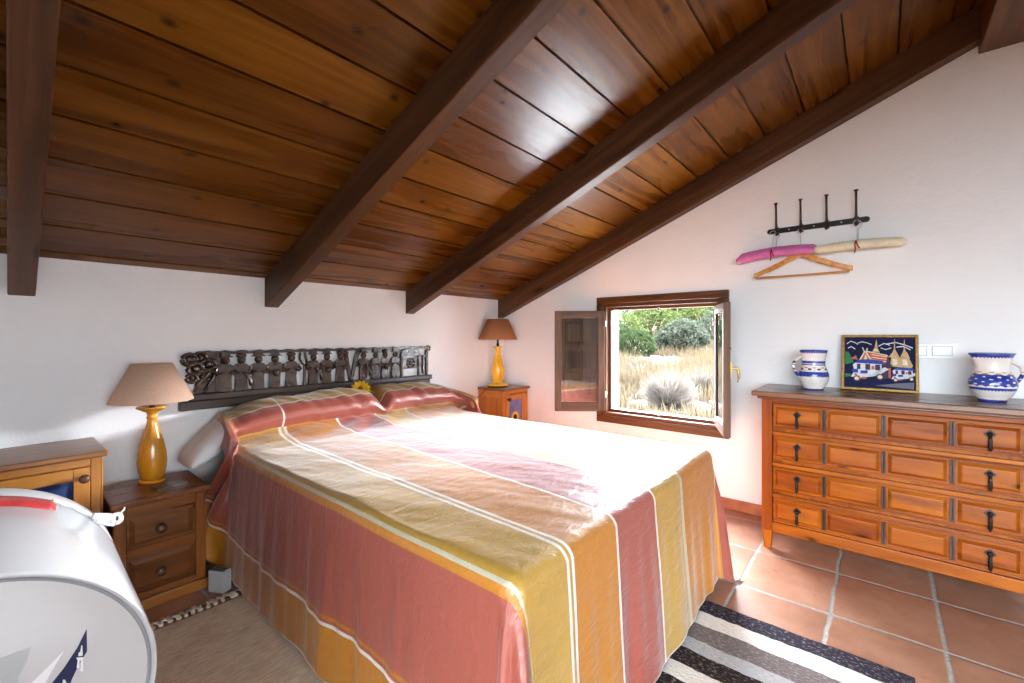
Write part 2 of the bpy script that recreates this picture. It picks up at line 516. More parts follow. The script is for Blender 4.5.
def m_glass():
    N = NT('window glass')
    fr = N.n('Fresnel', {'IOR': 1.5}).outputs[0]
    t = N.n('BsdfTransparent', {'Color': (.95, .97, .96, 1)})
    g = N.n('BsdfGlossy', {'Roughness': .02})
    mx = N.n('MixShader', {0: N.math('MULTIPLY', fr, 1.6, clamp=True), 1: t.outputs[0], 2: g.outputs[0]})
    N.t.links.new(mx.outputs[0], N.out.inputs[0])
    return N.m


M['glass'] = m_glass()


def m_jug(name, bands, height):
    """glazed white pottery with painted blue bands: bands = [(z0,z1,kind)] in object space"""
    N = NT(name)
    tc = N.n('TexCoord').outputs['Object']
    sp = N.n('SeparateXYZ', {0: tc})
    ang = N.math('ARCTAN2', sp.outputs[1], sp.outputs[0])
    z = sp.outputs[2]
    wn = N.n('TexNoise', {'Vector': tc, 'Scale': 70.0, 'Detail': 3.0}).outputs[0]
    col = N.ramp(N.n('TexNoise', {'Vector': tc, 'Scale': 12.0}).outputs[0], [(.3, (.72, .66, .63)), (.7, (.80, .76, .74))])
    for z0, z1, c, scal, solid in bands:
        edge = N.math('MULTIPLY', N.math('ABSOLUTE', N.math('SINE', N.math('MULTIPLY', ang, scal))), .007 if scal else 0.0)
        lo = N.math('GREATER_THAN', z, N.math('ADD', z0, edge))
        hi = N.math('LESS_THAN', z, z1)
        mask = N.math('MULTIPLY', lo, hi)
        if solid < 1:
            petals = N.math('MULTIPLY', N.math('SINE', N.math('MULTIPLY', ang, 9.0)), N.math('SINE', N.math('MULTIPLY', z, 260.0)))
            pm = N.math('GREATER_THAN', N.math('ADD', petals, N.math('MULTIPLY', N.math('SUBTRACT', wn, .5), 1.5)), 1 - solid * 2)
            mask = N.math('MULTIPLY', mask, pm)
        cv = N.ramp(wn, [(.35, tuple(x * .6 for x in c)), (.6, tuple(min(1, x * 1.25 + .01) for x in c))])
        col = N.mix(mask, col, cv)
    return N.bsdf(col, .16, .6, wn, .05, .002)


COB = (.022, .045, .30)
M['jug1'] = m_jug('painted jug glaze', [(.219, .240, COB, 18, 1), (.150, .156, COB, 0, 1), (.156, .176, COB, 20, 1), (.118, .138, (.10, .05, .03), 0, .42), (.094, .112, COB, 0, 1), (.078, .098, COB, 20, 1), (-.01, .010, COB, 0, 1)], .24)
M['jug2'] = m_jug('painted belly jug glaze', [(.215, .240, COB, 18, 1), (.128, .150, (.55, .26, .05), 0, .45), (.078, .138, COB, 8, .86), (.056, .074, COB, 22, 1), (-.01, .014, COB, 0, 1)], .24)


def m_leaf(name, a, b):
    N = NT(name)
    tc = N.n('TexCoord').outputs['Object']
    f = N.n('TexNoise', {'Vector': tc, 'Scale': 3.0, 'Detail': 3.0}).outputs[0]
    c = N.ramp(f, [(.35, a), (.65, b)])
    d = N.n('BsdfDiffuse', {'Color': c})
    t = N.n('BsdfTranslucent', {'Color': c})
    mx = N.n('MixShader', {0: .3, 1: d.outputs[0], 2: t.outputs[0]})
    N.t.links.new(mx.outputs[0], N.out.inputs[0])
    return N.m


# ------------------------------------------------------------------ room shell
def struct(name, mb, mat, label=None, cat=None, parent=None, bevel=0):
    o = mb.obj(name, mat, parent, bevel)
    if parent is None:
        tag(o, label, cat, kind='structure')
    return o


XL, YB = -1.05, -2.85          # left wall, wall behind the camera
RIDGE = -.5
zb = ceil_z(RIDGE) - SL * (RIDGE - YB)
f = MB().b2(XL - .3, XB + .3, YB - .3, YA + .3, -.12, 0)
struct('floor', f, M['tiles'], 'terracotta tiled floor with wide grey grout lines', 'floor')

w = MB().b2(XL - .3, XB + .3, YA, YA + .3, 0, ZC + .06)
struct('wall_back', w, M['wall'], 'low white plaster wall behind the carved headboard', 'wall')

# window wall: a gable profile with the window hole
WY0, WY1, WZ0, WZ1 = .90, 1.865, .565, 1.522
w = MB()
T0, T1 = XB, XB + .30


def gable(y0, y1, z0=0.0, full=True, z1=None):
    pts = [(y0, z0), (y1, z0)]
    if z1 is not None:
        pts += [(y1, z1), (y0, z1)]
    else:
        top = lambda y: (ceil_z(y) if y >= RIDGE else ceil_z(RIDGE) - SL * (RIDGE - y)) + .06
        pts.append((y1, top(y1)))
        if y0 < RIDGE < y1:
            pts.append((RIDGE, top(RIDGE)))
        pts.append((y0, top(y0)))
    return pts


for p in (gable(YB - .3, WY0), gable(WY1, YA + .3), gable(WY0, WY1, 0, z1=WZ0), gable(WY0, WY1, WZ1)):
    w.prism(p, T0, T1, 'yz')
struct('wall_right', w, M['wall'], 'white gable wall with the small timber window', 'wall')
LY0, LY1, LZ0, LZ1 = -2.6, .5, .05, 2.17     # unseen glazed opening, added to the left wall for fill light
w = MB()
for p in (gable(YB - .3, LY0), gable(LY1, YA + .3), gable(LY0, LY1, 0, z1=LZ0), gable(LY0, LY1, LZ1)):
    w.prism(p, XL - .3, XL, 'yz')
struct('wall_left', w, M['wall'], 'white plaster wall at the left of the room with a wide glazed opening added for fill light', 'wall')

# wall behind the camera, its unseen window added to brighten the headboard wall
FX0, FX1, FZ0, FZ1 = -.95, .75, .55, 2.0
w = MB()
w.b2(XL - .3, FX0, YB - .3, YB, 0, zb + .06).b2(FX1, XB + .3, YB - .3, YB, 0, zb + .06)
w.b2(FX0, FX1, YB - .3, YB, 0, FZ0).b2(FX0, FX1, YB - .3, YB, FZ1, zb + .06)
struct('wall_front', w, M['wall'], 'white wall behind the camera with a window added for fill light', 'wall')
wf = MB()
for a, b in ((FX0, FX0 + .06), (FX1 - .06, FX1), ((FX0 + FX1) / 2 - .03, (FX0 + FX1) / 2 + .03)):
    wf.b2(a, b, YB - .18, YB - .11, FZ0, FZ1, 'z')
wf.b2(FX0, FX1, YB - .18, YB - .11, FZ0, FZ0 + .06).b2(FX0, FX1, YB - .18, YB - .11, FZ1 - .06, FZ1)
r3 = thing('added_window', 'timber framed window added behind the camera for fill light', 'window', kind='structure')
wf.obj('window_frame', M['casing'], r3, .004)
MB().b2(FX0 + .06, FX1 - .06, YB - .148, YB - .142, FZ0 + .06, FZ1 - .06).obj('pane', M['glass'], r3)
wf = MB()
for a, b in ((LY0, LY0 + .07), (LY1 - .07, LY1), (LY0 + .98 - .035, LY0 + .98 + .035), (LY0 + 1.96 - .035, LY0 + 1.96 + .035)):
    wf.b2(XL - .18, XL - .11, a, b, LZ0, LZ1, 'z')
wf.b2(XL - .18, XL - .11, LY0, LY1, LZ1 - .07, LZ1, 'y')
wf.b2(XL - .18, XL - .11, LY0, LY1, LZ0, LZ0 + .08, 'y')
r2 = thing('added_opening', 'wide timber framed glazed opening added in the left wall for fill light', 'window', kind='structure')
wf.obj('window_frame', M['casing'], r2, .004)
MB().b2(XL - .148, XL - .142, LY0 + .07, LY1 - .07, LZ0 + .08, LZ1 - .07, 'y').obj('pane', M['glass'], r2)

# ceiling boards: real boards with gaps, dark backing
B1, B2, B3, B4 = (.05, .137), (1.13, 1.216), (2.217, 2.303), (3.36, XB)
ylines = [3.05, 2.959, 2.746, 2.531, 2.320, 2.107, 1.900, 1.688, 1.472, 1.256, 1.040, .822, .600, .380, .150, -.07, -.29, -.51]
ang = math.atan(SL)


def slope_M():
    # local x -> world x, local y -> down the slope toward +y, local z up normal; origin at (0,YA,ZC)
    return Matrix.Translation((0, YA, ZC)) @ Euler((-ang, 0, 0)).to_matrix().to_4x4()


SM = slope_M()
cs = math.cos(ang)
cb = MB()
bays = [(XL, .09), (.09, 1.173), (1.173, 2.26), (2.26, XB)]
for (xa, xb) in bays:
    for i in range(len(ylines) - 1):
        ya, yb = (ylines[i] - YA) / cs, (ylines[i + 1] - YA) / cs
        g = .006
        cb.b2(xa + .001, xb - .001, yb + g, ya - g, 0, .022, 'x', SM)
cb.b2(XL - .3, XB + .3, (-.53 - YA) / cs, .4, .021, .07, 'x', SM)
# far slope behind the ridge, plain boards
ang2 = ang
SM2 = Matrix.Translation((0, RIDGE, ceil_z(RIDGE))) @ Euler((ang2, 0, 0)).to_matrix().to_4x4()
n2 = 11
for i in range(n2):
    y1 = -.235 * i
    cb.b2(XL, XB, y1 - .227, y1 - .002, 0, .022, 'x', SM2)
cb.b2(XL - .3, XB + .3, -2.9, .02, .021, .07, 'x', SM2)
struct('ceiling', cb, M['plank'], 'sloping ceiling of wide brown stained pine boards', 'ceiling', bevel=0)

# beams
bl = ['dark sloping roof beam at the far left end of the ceiling',
      'dark sloping roof beam that meets the wall above the left end of the headboard',
      'dark sloping roof beam that meets the wall above the right end of the headboard',
      'dark sloping roof beam running along the window wall']
for (x0, x1), lab in zip((B1, B2, B3, B4), bl):
    b = MB()
    dep = .185 * cs
    y_top = (-.47 - YA) / cs
    b.b2(x0, x1 - (.001 if x1 == XB else 0), y_top, .16, -dep, .0, 'y', SM)
    if x0 == .05:
        for v in b.bm.verts:
            v.co.x -= .018 * (YA - v.co.y)
    o = b.obj('roof_beam', M['beam'], bevel=.006)
    tag(o, lab, 'beam', 'sloping roof beams')
b = MB().b2(XL, XB - .001, -.62, -.398, 2.772, 3.02, 'x')
tag(b.obj('ridge_beam', M['casing'], bevel=.006), 'thick brown ridge beam at the top right corner of the ceiling', 'beam')

bb = MB().b2(XB - .014, XB - .0005, -2.8, YA - .01, 0, .078, 'y')
struct('baseboard_right', bb, M['skirt'], 'terracotta skirting along the foot of the window wall', 'baseboard', bevel=.004)
bb = MB().b2(XL, XB - .016, YA - .014, YA - .0005, 0, .078, 'x')
struct('baseboard_back', bb, M['skirt'], 'terracotta skirting along the foot of the headboard wall', 'baseboard', bevel=.004)

# ------------------------------------------------------------------ window
win = thing('window_1', 'small brown timber window with both casements swung open onto a dry hillside', 'window', (XB, 1.38, .5), kind='structure')
CY0, CY1, CZ0, CZ1 = .843, 1.914, .506, 1.585
ox, oy, oz = XB, 1.38, .5


def loc(x0, x1, y0, y1, z0, z1):
    return (x0 - ox, x1 - ox, y0 - oy, y1 - oy, z0 - oz, z1 - oz)


c = MB()
cw = .058
for (y0, y1, z0, z1, g) in ((CY0, CY1, CZ1 - cw, CZ1, 'y'), (CY0, CY1, CZ0, CZ0 + cw, 'y'), (CY0, CY0 + cw, CZ0 + cw, CZ1 - cw, 'z'), (CY1 - cw, CY1, CZ0 + cw, CZ1 - cw, 'z')):
    c.b2(*loc(XB - .028, XB - .0005, y0, y1, z0, z1), g)
c.obj('casing', M['casing'], win, .006, seg=3)
c = MB()
IY0, IY1, IZ0, IZ1 = .957, 1.806, .622, 1.463
for x0, x1, ww in ((XB - .012, XB + .09, .03), (XB + .03, XB + .09, .055)):
    ya, yb, za, zc_ = CY0 + cw, CY1 - cw, CZ0 + cw, CZ1 - cw
    c.b2(*loc(x0, x1, ya, yb, zc_ - ww, zc_), 'y')
    c.b2(*loc(x0, x1, ya, yb, za, za + ww), 'y')
    c.b2(*loc(x0, x1, ya, ya + ww, za + ww, zc_ - ww), 'z')
    c.b2(*loc(x0, x1, yb - ww, yb, za + ww, zc_ - ww), 'z')
c.obj('window_frame', M['casing'], win, .003)
c = MB()
c.b2(*loc(XB + .028, XB + .034, 1.37, 1.39, IZ1 - .005, IZ1 + .02)).b2(*loc(XB + .028, XB + .034, 1.37, 1.39, IZ0 - .02, IZ0 + .005))
c.obj('catch_plate', M['steel'], win, .001)


def casement(hinge, ang_dir, label, mirror):
    """casement leaf; hinge at local origin, leaf extends along direction ang_dir (world radians), its z 0.60..1.47"""
    hx, hy = hinge
    ca, sa = math.cos(ang_dir), math.sin(ang_dir)
    Mx = Matrix(((ca, -sa * mirror, 0, hx - ox), (sa, ca * mirror, 0, hy - oy), (0, 0, 1, -oz), (0, 0, 0, 1)))
    W, z0, z1 = .43, .600, 1.468
    th = .042
    st = .058
    fr = MB()
    fr.b2(0, st, 0, th, z0, z1, 'z', Mx).b2(W - st, W, 0, th, z0, z1, 'z', Mx)
    fr.b2(st, W - st, 0, th, z0, z0 + .075, 'x', Mx).b2(st, W - st, 0, th, z1 - .06, z1, 'x', Mx)
    for a in (fr.bm,):
        bmesh.ops.recalc_face_normals(a, faces=a.faces)
    cf = fr.obj('casement', M['casement'], win, .004)
    tag(cf, label)
    pn = MB().b2(st - .004, W - st + .004, .010, .014, z0 + .07, z1 - .055, 'x', Mx)
    bmesh.ops.recalc_face_normals(pn.bm, faces=pn.bm.faces)
    pn.obj('pane', M['glass'], cf)
    sh = MB()
    sh.b2(st + .002, W - st - .002, .026, .040, z0 + .078, z1 - .063, 'z', Mx)
    hgt = (z1 - .063 - z0 - .078 - .03) / 3
    for k in range(3):
        a = z0 + .093 + k * hgt
        sh.b2(st + .03, W - st - .03, .018, .028, a + .02, a + hgt - .012, 'z', Mx)
        sh.b2(st + .055, W - st - .055, .0145, .019, a + .045, a + hgt - .037, 'z', Mx)
    bmesh.ops.recalc_face_normals(sh.bm, faces=sh.bm.faces)
    sh.obj('shutter_panel', M['casement'], cf, .006)
    hg = MB()
    for zz in (.72, 1.33):
        hg.tube([Mx @ Vector((-.006, -.004, zz)), Mx @ Vector((-.006, -.004, zz + .05))], .006, 8)
    hg.obj('hinge', M['steel'], cf)
    return cf, Mx


# left leaf: from (3.43,1.82) toward (-.633*.., .774)
cl, _ = casement((XB - .035, 1.826), math.atan2(.348, -.275), 'left casement with a panelled shutter behind its glass', -1)
cr, MR = casement((XB - .035, .938), math.atan2(-.165, -.40), 'right casement swung into the room, seen edge on', 1)
h = MB()
# brass lever handle on the free stile
h.b2(.395, .412, .042, .050, .98, 1.09, 'z', MR)
h.tube([MR @ Vector((.403, .05, 1.045)), MR @ Vector((.403, .082, 1.045)), MR @ Vector((.404, .09, 1.03)), MR @ Vector((.404, .094, .99)), MR @ Vector((.404, .086, .955))], [.008, .008, .0095, .009, .006], 10)
bmesh.ops.recalc_face_normals(h.bm, faces=h.bm.faces)
h.obj('lever_handle', M['brass'], cr, .002)
bt = MB().b2(.39, .43, .030, .045, 1.165, 1.178, 'x', MR)
bmesh.ops.recalc_face_normals(bt.bm, faces=bt.bm.faces)
bt.obj('bolt', M['iron'], cr, .002)

# ------------------------------------------------------------------ chest of drawers
CH = (3.19, 0.0, 0.0)
ch = thing('chest_of_drawers', 'long brown wooden chest of drawers with iron drop pulls below the gable wall', 'chest of drawers', CH)


def cl_(x0, x1, y0, y1, z0, z1):
    return (x0 - CH[0], x1 - CH[0], y0, y1, z0, z1)


FX = 2.951
body = MB()
body.b2(*cl_(FX + .03, 3.425, -.52, .525, .12, .895), 'z')
body.b2(*cl_(FX + .004, FX + .03, -.49, .493, .858, .895), 'y')
for z0, z1 in ((.655, .709), (.472, .527), (.290, .345)):
    body.b2(*cl_(FX + .004, FX + .03, -.49, .493, z0 + .018, z1 - .0175), 'y')
body.b2(*cl_(FX + .002, FX + .03, -.49, .493, .103, .161), 'y')
body.obj('carcass', M['chest'], ch, .003)
tp = MB().b2(*cl_(2.925, XB - .004, -.60, .597, .895, .925), 'y')
tp.b2(*cl_(2.940, XB - .01, -.572, .570, .880, .8945), 'y')
tp.obj('top', M['chest_top'], ch, .006, seg=3)
for y0, y1 in ((.493, .547), (-.544, -.49)):
    for x0, x1 in ((FX, FX + .055), (3.375, 3.43)):
        lg = MB().b2(*cl_(x0, x1, y0, y1, .11, .880), 'z')
        lg.b2(*cl_(x0, x1, y0, y1, .0, .1095), 'z', taper=(.62, .62))
        lg.obj('leg', M['chest'], ch, .003)
panels = [(.483, .253), (.235, .004), (-.017, -.245), (-.268, -.479)]
for zt in (.855, .672, .490, .308):
    z0, z1 = zt - .145, zt
    d = MB().b2(*cl_(FX + .010, FX + .028, -.486, .489, z0, z1), 'y')
    for a, b in panels:
        d.raised(b + .006, a - .006, z0 + .022, z1 - .018, FX + .0102 - CH[0], FX - .002 - CH[0], .014, '-x', 'y')
    # thin mouldings above and below the panels
    d.b2(*cl_(FX + .003, FX + .011, -.484, .487, z1 - .011, z1 - .004), 'y')
    d.b2(*cl_(FX + .003, FX + .011, -.484, .487, z0 + .004, z0 + .012), 'y')
    do = d.obj('drawer', M['chest'], ch, .002)
    for a, b in ((.253, .235), (.004, -.017), (-.245, -.268)):
        m = (a + b) / 2
        e = MB().b2(*cl_(FX - .001, FX + .0099, m + .002, m + .009, z0 + .018, z1 - .014), 'z')
        e.b2(*cl_(FX - .001, FX + .0099, m - .009, m - .002, z0 + .018, z1 - .014), 'z')
        e.b2(*cl_(FX + .005, FX + .0099, m - .002, m + .002, z0 + .018, z1 - .014), 'z')
        e.obj('moulding', M['chest_dark'], do, .0015)['label'] = 'dark moulding between drawer panels'
    for yy in (.369, -.378):
        pl = MB()
        zc = (z0 + z1) / 2 + .018
        Mz = Matrix.Translation((FX - .002 - CH[0], yy, zc)) @ Euler((0, -PI / 2, 0)).to_matrix().to_4x4()
        pts = []
        for k in range(16):
            a = 2 * PI * k / 16
            rr = .021 if k % 4 == 0 else (.015 if k % 2 == 0 else .0165)
            pts.append((yy + rr * math.cos(a), zc + rr * math.sin(a)))
        pl.prism(pts, FX - .005 - CH[0], FX - .0015 - CH[0], 'yz')
        pl.lathe([(.010, 0.003), (.009, .009), (.006, .014), (.0001, .016)], 12, Mz)
        xx = FX - .016 - CH[0]
        pl.tube([(xx + .004, yy, zc), (xx, yy, zc - .012), (xx, yy, zc - .03), (xx + .001, yy, zc - .055), (xx + .003, yy, zc - .07), (xx + .003, yy, zc - .078)], [.004, .006, .007, .008, .0065, .003], 10)
        pl.obj('drop_pull', M['iron'], do)

# ------------------------------------------------------------------ jugs
def jug(locn, prof, mat, label, handle_dir, hz, hr, spout=False):
    t = thing('jug', label, 'jug', locn, 0, 'painted pottery jugs')
    inner = [(max(r - .006, .001), max(z, .012)) for r, z in prof[::-1]]
    inner = [p for p in inner if p[1] > .012] + [(.03, .013), (.0005, .013)]
    b = MB().lathe([(.0005, 0)] + prof + inner, 48, cap=False)
    if spout:
        for v in b.bm.verts:
            a = math.atan2(v.co.y, v.co.x)
            da = (a - (handle_dir + PI) + PI) % (2 * PI) - PI
            k = math.exp(-(da / .35) ** 2) * max(0, (v.co.z - .15) / .09)
            v.co.x += math.cos(handle_dir + PI) * .02 * k
            v.co.y += math.sin(handle_dir + PI) * .02 * k
    b.obj('body', mat, t, smooth=True)
    h = MB()
    path = []
    r0 = hr[0]
    for k in range(15):
        u = k / 14
        zz = hz[0] + (hz[1] - hz[0]) * u
        out = hr[0] + (hr[1] - hr[0]) * u + .052 * math.sin(PI * min(1, u * 1.0)) ** .75
        path.append((math.cos(handle_dir) * out, math.sin(handle_dir) * out, zz + .012 * math.sin(PI * u)))
    h.tube(path, [.0075] * 15, 10, 1.4)
    h.obj('handle', mat, t, smooth=True)
    return t


p1 = [(.048, 0), (.051, .006), (.05, .012), (.066, .035), (.076, .062), (.079, .082), (.077, .10), (.068, .125), (.061, .145), (.059, .165), (.061, .19), (.066, .215), (.071, .235), (.071, .24)]
jug((3.21, .318, .925), p1, M['jug1'], 'slim white jug with narrow blue bands, left of the temple picture', math.radians(128), (.205, .075), (.060, .072))
p2 = [(.046, 0), (.050, .006), (.049, .014), (.066, .032), (.080, .060), (.086, .085), (.083, .108), (.070, .135), (.062, .150), (.060, .17), (.063, .20), (.071, .225), (.078, .236), (.078, .241)]
jug((3.19, -.417, .925), p2, M['jug2'], 'round white jug with a broad blue flowered belly, right end of the chest top', math.radians(-62), (.20, .085), (.063, .080), True)

# ------------------------------------------------------------------ picture
PW, PH = .350, .338
lean = math.atan2(.085, .335)
Mp = Matrix(((0, 0, 1, 0), (-1, 0, 0, 0), (0, 1, 0, 0), (0, 0, 0, 1)))   # local a (right) -> -y, b up -> z, depth n -> +x
pic = thing('framed_picture', 'gilt framed picture of a temple with open taxis, leaning on the wall', 'picture', (3.338, .016, .927))
RL = Euler((0, lean, 0)).to_matrix().to_4x4()
PM = RL @ Mp


def pflat(pts, n0=-.0035, n1=-.0015):
    return [(a, b) for a, b in pts]


def padd(mb, pts, lift=0.0):
    """picture polygon, pts in 0..1 frame coordinates of the painted area (x right, y up)"""
    aw, ah = PW - .03, PH - .03
    q = [(-aw / 2 + x * aw, .015 + y * ah) for x, y in pts]
    A = [mb.bm.verts.new(PM @ Vector((a, b, -.003 - lift))) for a, b in q]
    B = [mb.bm.verts.new(PM @ Vector((a, b, .0))) for a, b in q]
    n = len(q)
    fs = [mb.bm.faces.new(A), mb.bm.faces.new(B[::-1])]
    for k in range(n):
        fs.append(mb.bm.faces.new([A[k], A[(k + 1) % n], B[(k + 1) % n], B[k]]))
    bmesh.ops.recalc_face_normals(mb.bm, faces=fs)


fr = MB()
fwid = .015
for a0, a1, b0, b1, g in ((-PW / 2, PW / 2, 0, fwid, 'x'), (-PW / 2, PW / 2, PH - fwid, PH, 'x'), (-PW / 2, -PW / 2 + fwid, fwid, PH - fwid, 'y'), (PW / 2 - fwid, PW / 2, fwid, PH - fwid, 'y')):
    fr.b2(a0, a1, b0, b1, -.014, .006, g, PM)
bmesh.ops.recalc_face_normals(fr.bm, faces=fr.bm.faces)
fr.obj('frame', M['gilt'], pic, .003)
cv = MB().b2(-PW / 2 + .012, PW / 2 - .012, .012, PH - .012, -.0005, .004, 'x', PM)
bmesh.ops.recalc_face_normals(cv.bm, faces=cv.bm.faces)
cv.obj('canvas', plain('navy velvet', (.012, .013, .07), .7, .2, nscale=80, namt=.25), pic)


def flatmat(n, c):
    return plain(n, c, .6, .3, nscale=60, namt=.12, bump=.1)


pm = {'gold': flatmat('stitched gold', (.62, .42, .20)), 'red': flatmat('stitched red', (.62, .13, .06)), 'cream': flatmat('stitched cream', (.80, .72, .55)), 'white': flatmat('stitched white', (.75, .76, .80)),
      'blue': flatmat('stitched blue', (.03, .06, .38)), 'green': flatmat('stitched green', (.03, .22, .07)), 'grey': flatmat('stitched grey', (.16, .15, .20)), 'dark': flatmat('stitched dark', (.05, .03, .07))}


def disc(x, y, r, n=14, ry=None):
    ry = ry or r * (PW - .03) / (PH - .03)
    return [(x + r * math.cos(2 * PI * k / n), y + ry * math.sin(2 * PI * k / n)) for k in range(n)]


def pp(name, mat, polys, lift=0.0, label=None):
    for p in polys:
        mb = MB()
        if isinstance(p[0][0], tuple):      # a stroke of several pieces
            for q in p:
                padd(mb, q, lift)
            bmesh.ops.remove_doubles(mb.bm, verts=mb.bm.verts, dist=.0001)
        else:
            padd(mb, p, lift)
        o = mb.obj(name, pm[mat], pic)
        if label:
            o['label'] = label


# clouds: bent thin strokes
cl = []
for pts in ([(.03, .87), (.09, .925), (.15, .90), (.2, .86)], [(.19, .885), (.26, .915), (.33, .895), (.40, .86)], [(.05, .785), (.10, .815), (.16, .765)], [(.50, .83), (.58, .885), (.66, .85)], [(.60, .87), (.74, .905), (.86, .86), (.97, .80)], [(.53, .795), (.60, .765), (.68, .80)], [(.75, .815), (.85, .83), (.94, .765)]):
    cl.append([[(x0, y0 - .009), (x1, y1 - .009), (x1, y1 + .009), (x0, y0 + .009)] for (x0, y0), (x1, y1) in zip(pts, pts[1:])])
pp('cloud', 'white', cl)
pp('road', 'grey', [[(.45, .06), (.98, .02), (.98, .15), (.75, .12)]])
pp('tree', 'green', [[(.01, .45), (.14, .50), (.06, .70), (.01, .72)], [(.01, .20), (.10, .22), (.1, .27), (.01, .27)]])
pp('spire', 'gold', [[(.41, .72), (.52, .70), (.49, .78), (.478, .9), (.468, .97), (.458, .9), (.445, .8)],
                     [(.64, .62), (.80, .60), (.76, .70), (.735, .76), (.728, .97), (.720, .97), (.712, .76), (.69, .70)],
                     [(.80, .62), (.93, .60), (.90, .70), (.868, .76), (.862, .965), (.854, .965), (.846, .76), (.83, .70)],
                     [(.66, .44), (.95, .42), (.97, .46), (.92, .60), (.68, .62)]], .0004)
pp('spire', 'cream', [[(.43, .735), (.50, .73), (.485, .77), (.445, .775)], [(.70, .47), (.76, .47), (.76, .58), (.70, .58)], [(.83, .47), (.90, .47), (.89, .58), (.83, .57)]], .0008, 'cream tiers of the spires')
pp('temple_roof', 'red', [[(.20, .50), (.30, .72), (.42, .48)], [(.33, .72), (.63, .64), (.66, .46), (.45, .48)], [(.09, .57), (.17, .64), (.20, .55)]], .0006)
gb = []
for y in (.52, .57, .62):
    gb.append([(.40, y + .03), (.64, y - .005), (.64, y + .008), (.40, y + .045)])
gb += [[(.20, .50), (.295, .73), (.315, .73), (.225, .5)], [(.30, .72), (.325, .72), (.45, .47), (.42, .47)], [(.28, .52), (.315, .66), (.35, .52)], [(.32, .735), (.63, .655), (.63, .64), (.32, .715)], [(.26, .80), (.275, .80), (.31, .70), (.29, .70)], [(.33, .79), (.345, .78), (.335, .70), (.32, .71)]]
pp('temple_roof', 'cream', gb, .0012, 'cream gables and ridge lines of the temple roof')
pp('pavilion', 'dark', [[(.55, .43), (.70, .43), (.645, .53), (.628, .65), (.612, .53)], [(.565, .20), (.675, .20), (.675, .43), (.565, .43)]], .0016)
pp('pavilion', 'red', [[(.64, .22), (.672, .22), (.672, .40), (.64, .40)]], .002, 'red door of the pavilion')


def taxi(x, y, s, name_lift):
    q = lambda pts: [(x + a * s, y + b * s) for a, b in pts]
    pp('taxi', 'white', [q([(.0, .13), (.12, .10), (.40, .16), (.52, .24), (.50, .45), (.10, .47), (.03, .40), (.06, .25)]), q([(.16, .13), (.48, .20), (.62, .32), (.55, .36), (.40, .22)])], .0022, None)
    pp('taxi', 'blue', [q([(.06, .44), (.56, .42), (.52, .50), (.30, .53), (.12, .51)]), q([(.02, .22), (.12, .22), (.12, .30), (.02, .30)]), q([(.16, .20), (.28, .21), (.28, .28), (.16, .27)])], .0028, 'blue roof and panels of a taxi')
    pp('taxi', 'dark', [q([(.10, .30), (.16, .30), (.16, .42), (.10, .42)]), q([(.24, .29), (.32, .29), (.32, .42), (.24, .42)]), q([(.40, .29), (.48, .29), (.48, .41), (.40, .41)]), disc(x + .10 * s, y + .09 * s, .065 * s), disc(x + .48 * s, y + .14 * s, .065 * s)], .003, 'dark seats and tyres of a taxi')
    pp('taxi', 'cream', [disc(x + .10 * s, y + .09 * s, .04 * s), disc(x + .48 * s, y + .14 * s, .04 * s), disc(x + .21 * s, y + .38 * s, .028 * s)], .0036, 'pale wheels of a taxi')
    pp('taxi', 'red', [disc(x + .15 * s, y + .10 * s, .022 * s), q([(.19, .08), (.26, .09), (.26, .13), (.19, .13)]), q([(.34, .30), (.39, .30), (.39, .38), (.34, .38)]), disc(x + .08 * s, y + .18 * s, .025 * s)], .0042, 'red lamps and details of a taxi')


taxi(.10, .10, .88, 0)
taxi(.68, .13, .56, 0)

# ------------------------------------------------------------------ light switch
sw = thing('light_switch', 'double white light switch on the wall right of the temple picture', 'light switch', (XB, -.205, 1.165))
MB().b2(-.012, -.0005, -.112, .112, -.043, .043, 'y').obj('plate', M['whitepl'], sw, .003)
for y0 in (-.091, .012):
    MB().b2(-.0175, -.0128, y0, y0 + .078, -.024, .026, 'y').obj('rocker', M['whitepl'], sw, .0015)
    MB().b2(-.0127, -.0115, y0 - .003, y0 + .081, -.027, .029, 'y').obj('rocker_gap', M['greypl'], sw)

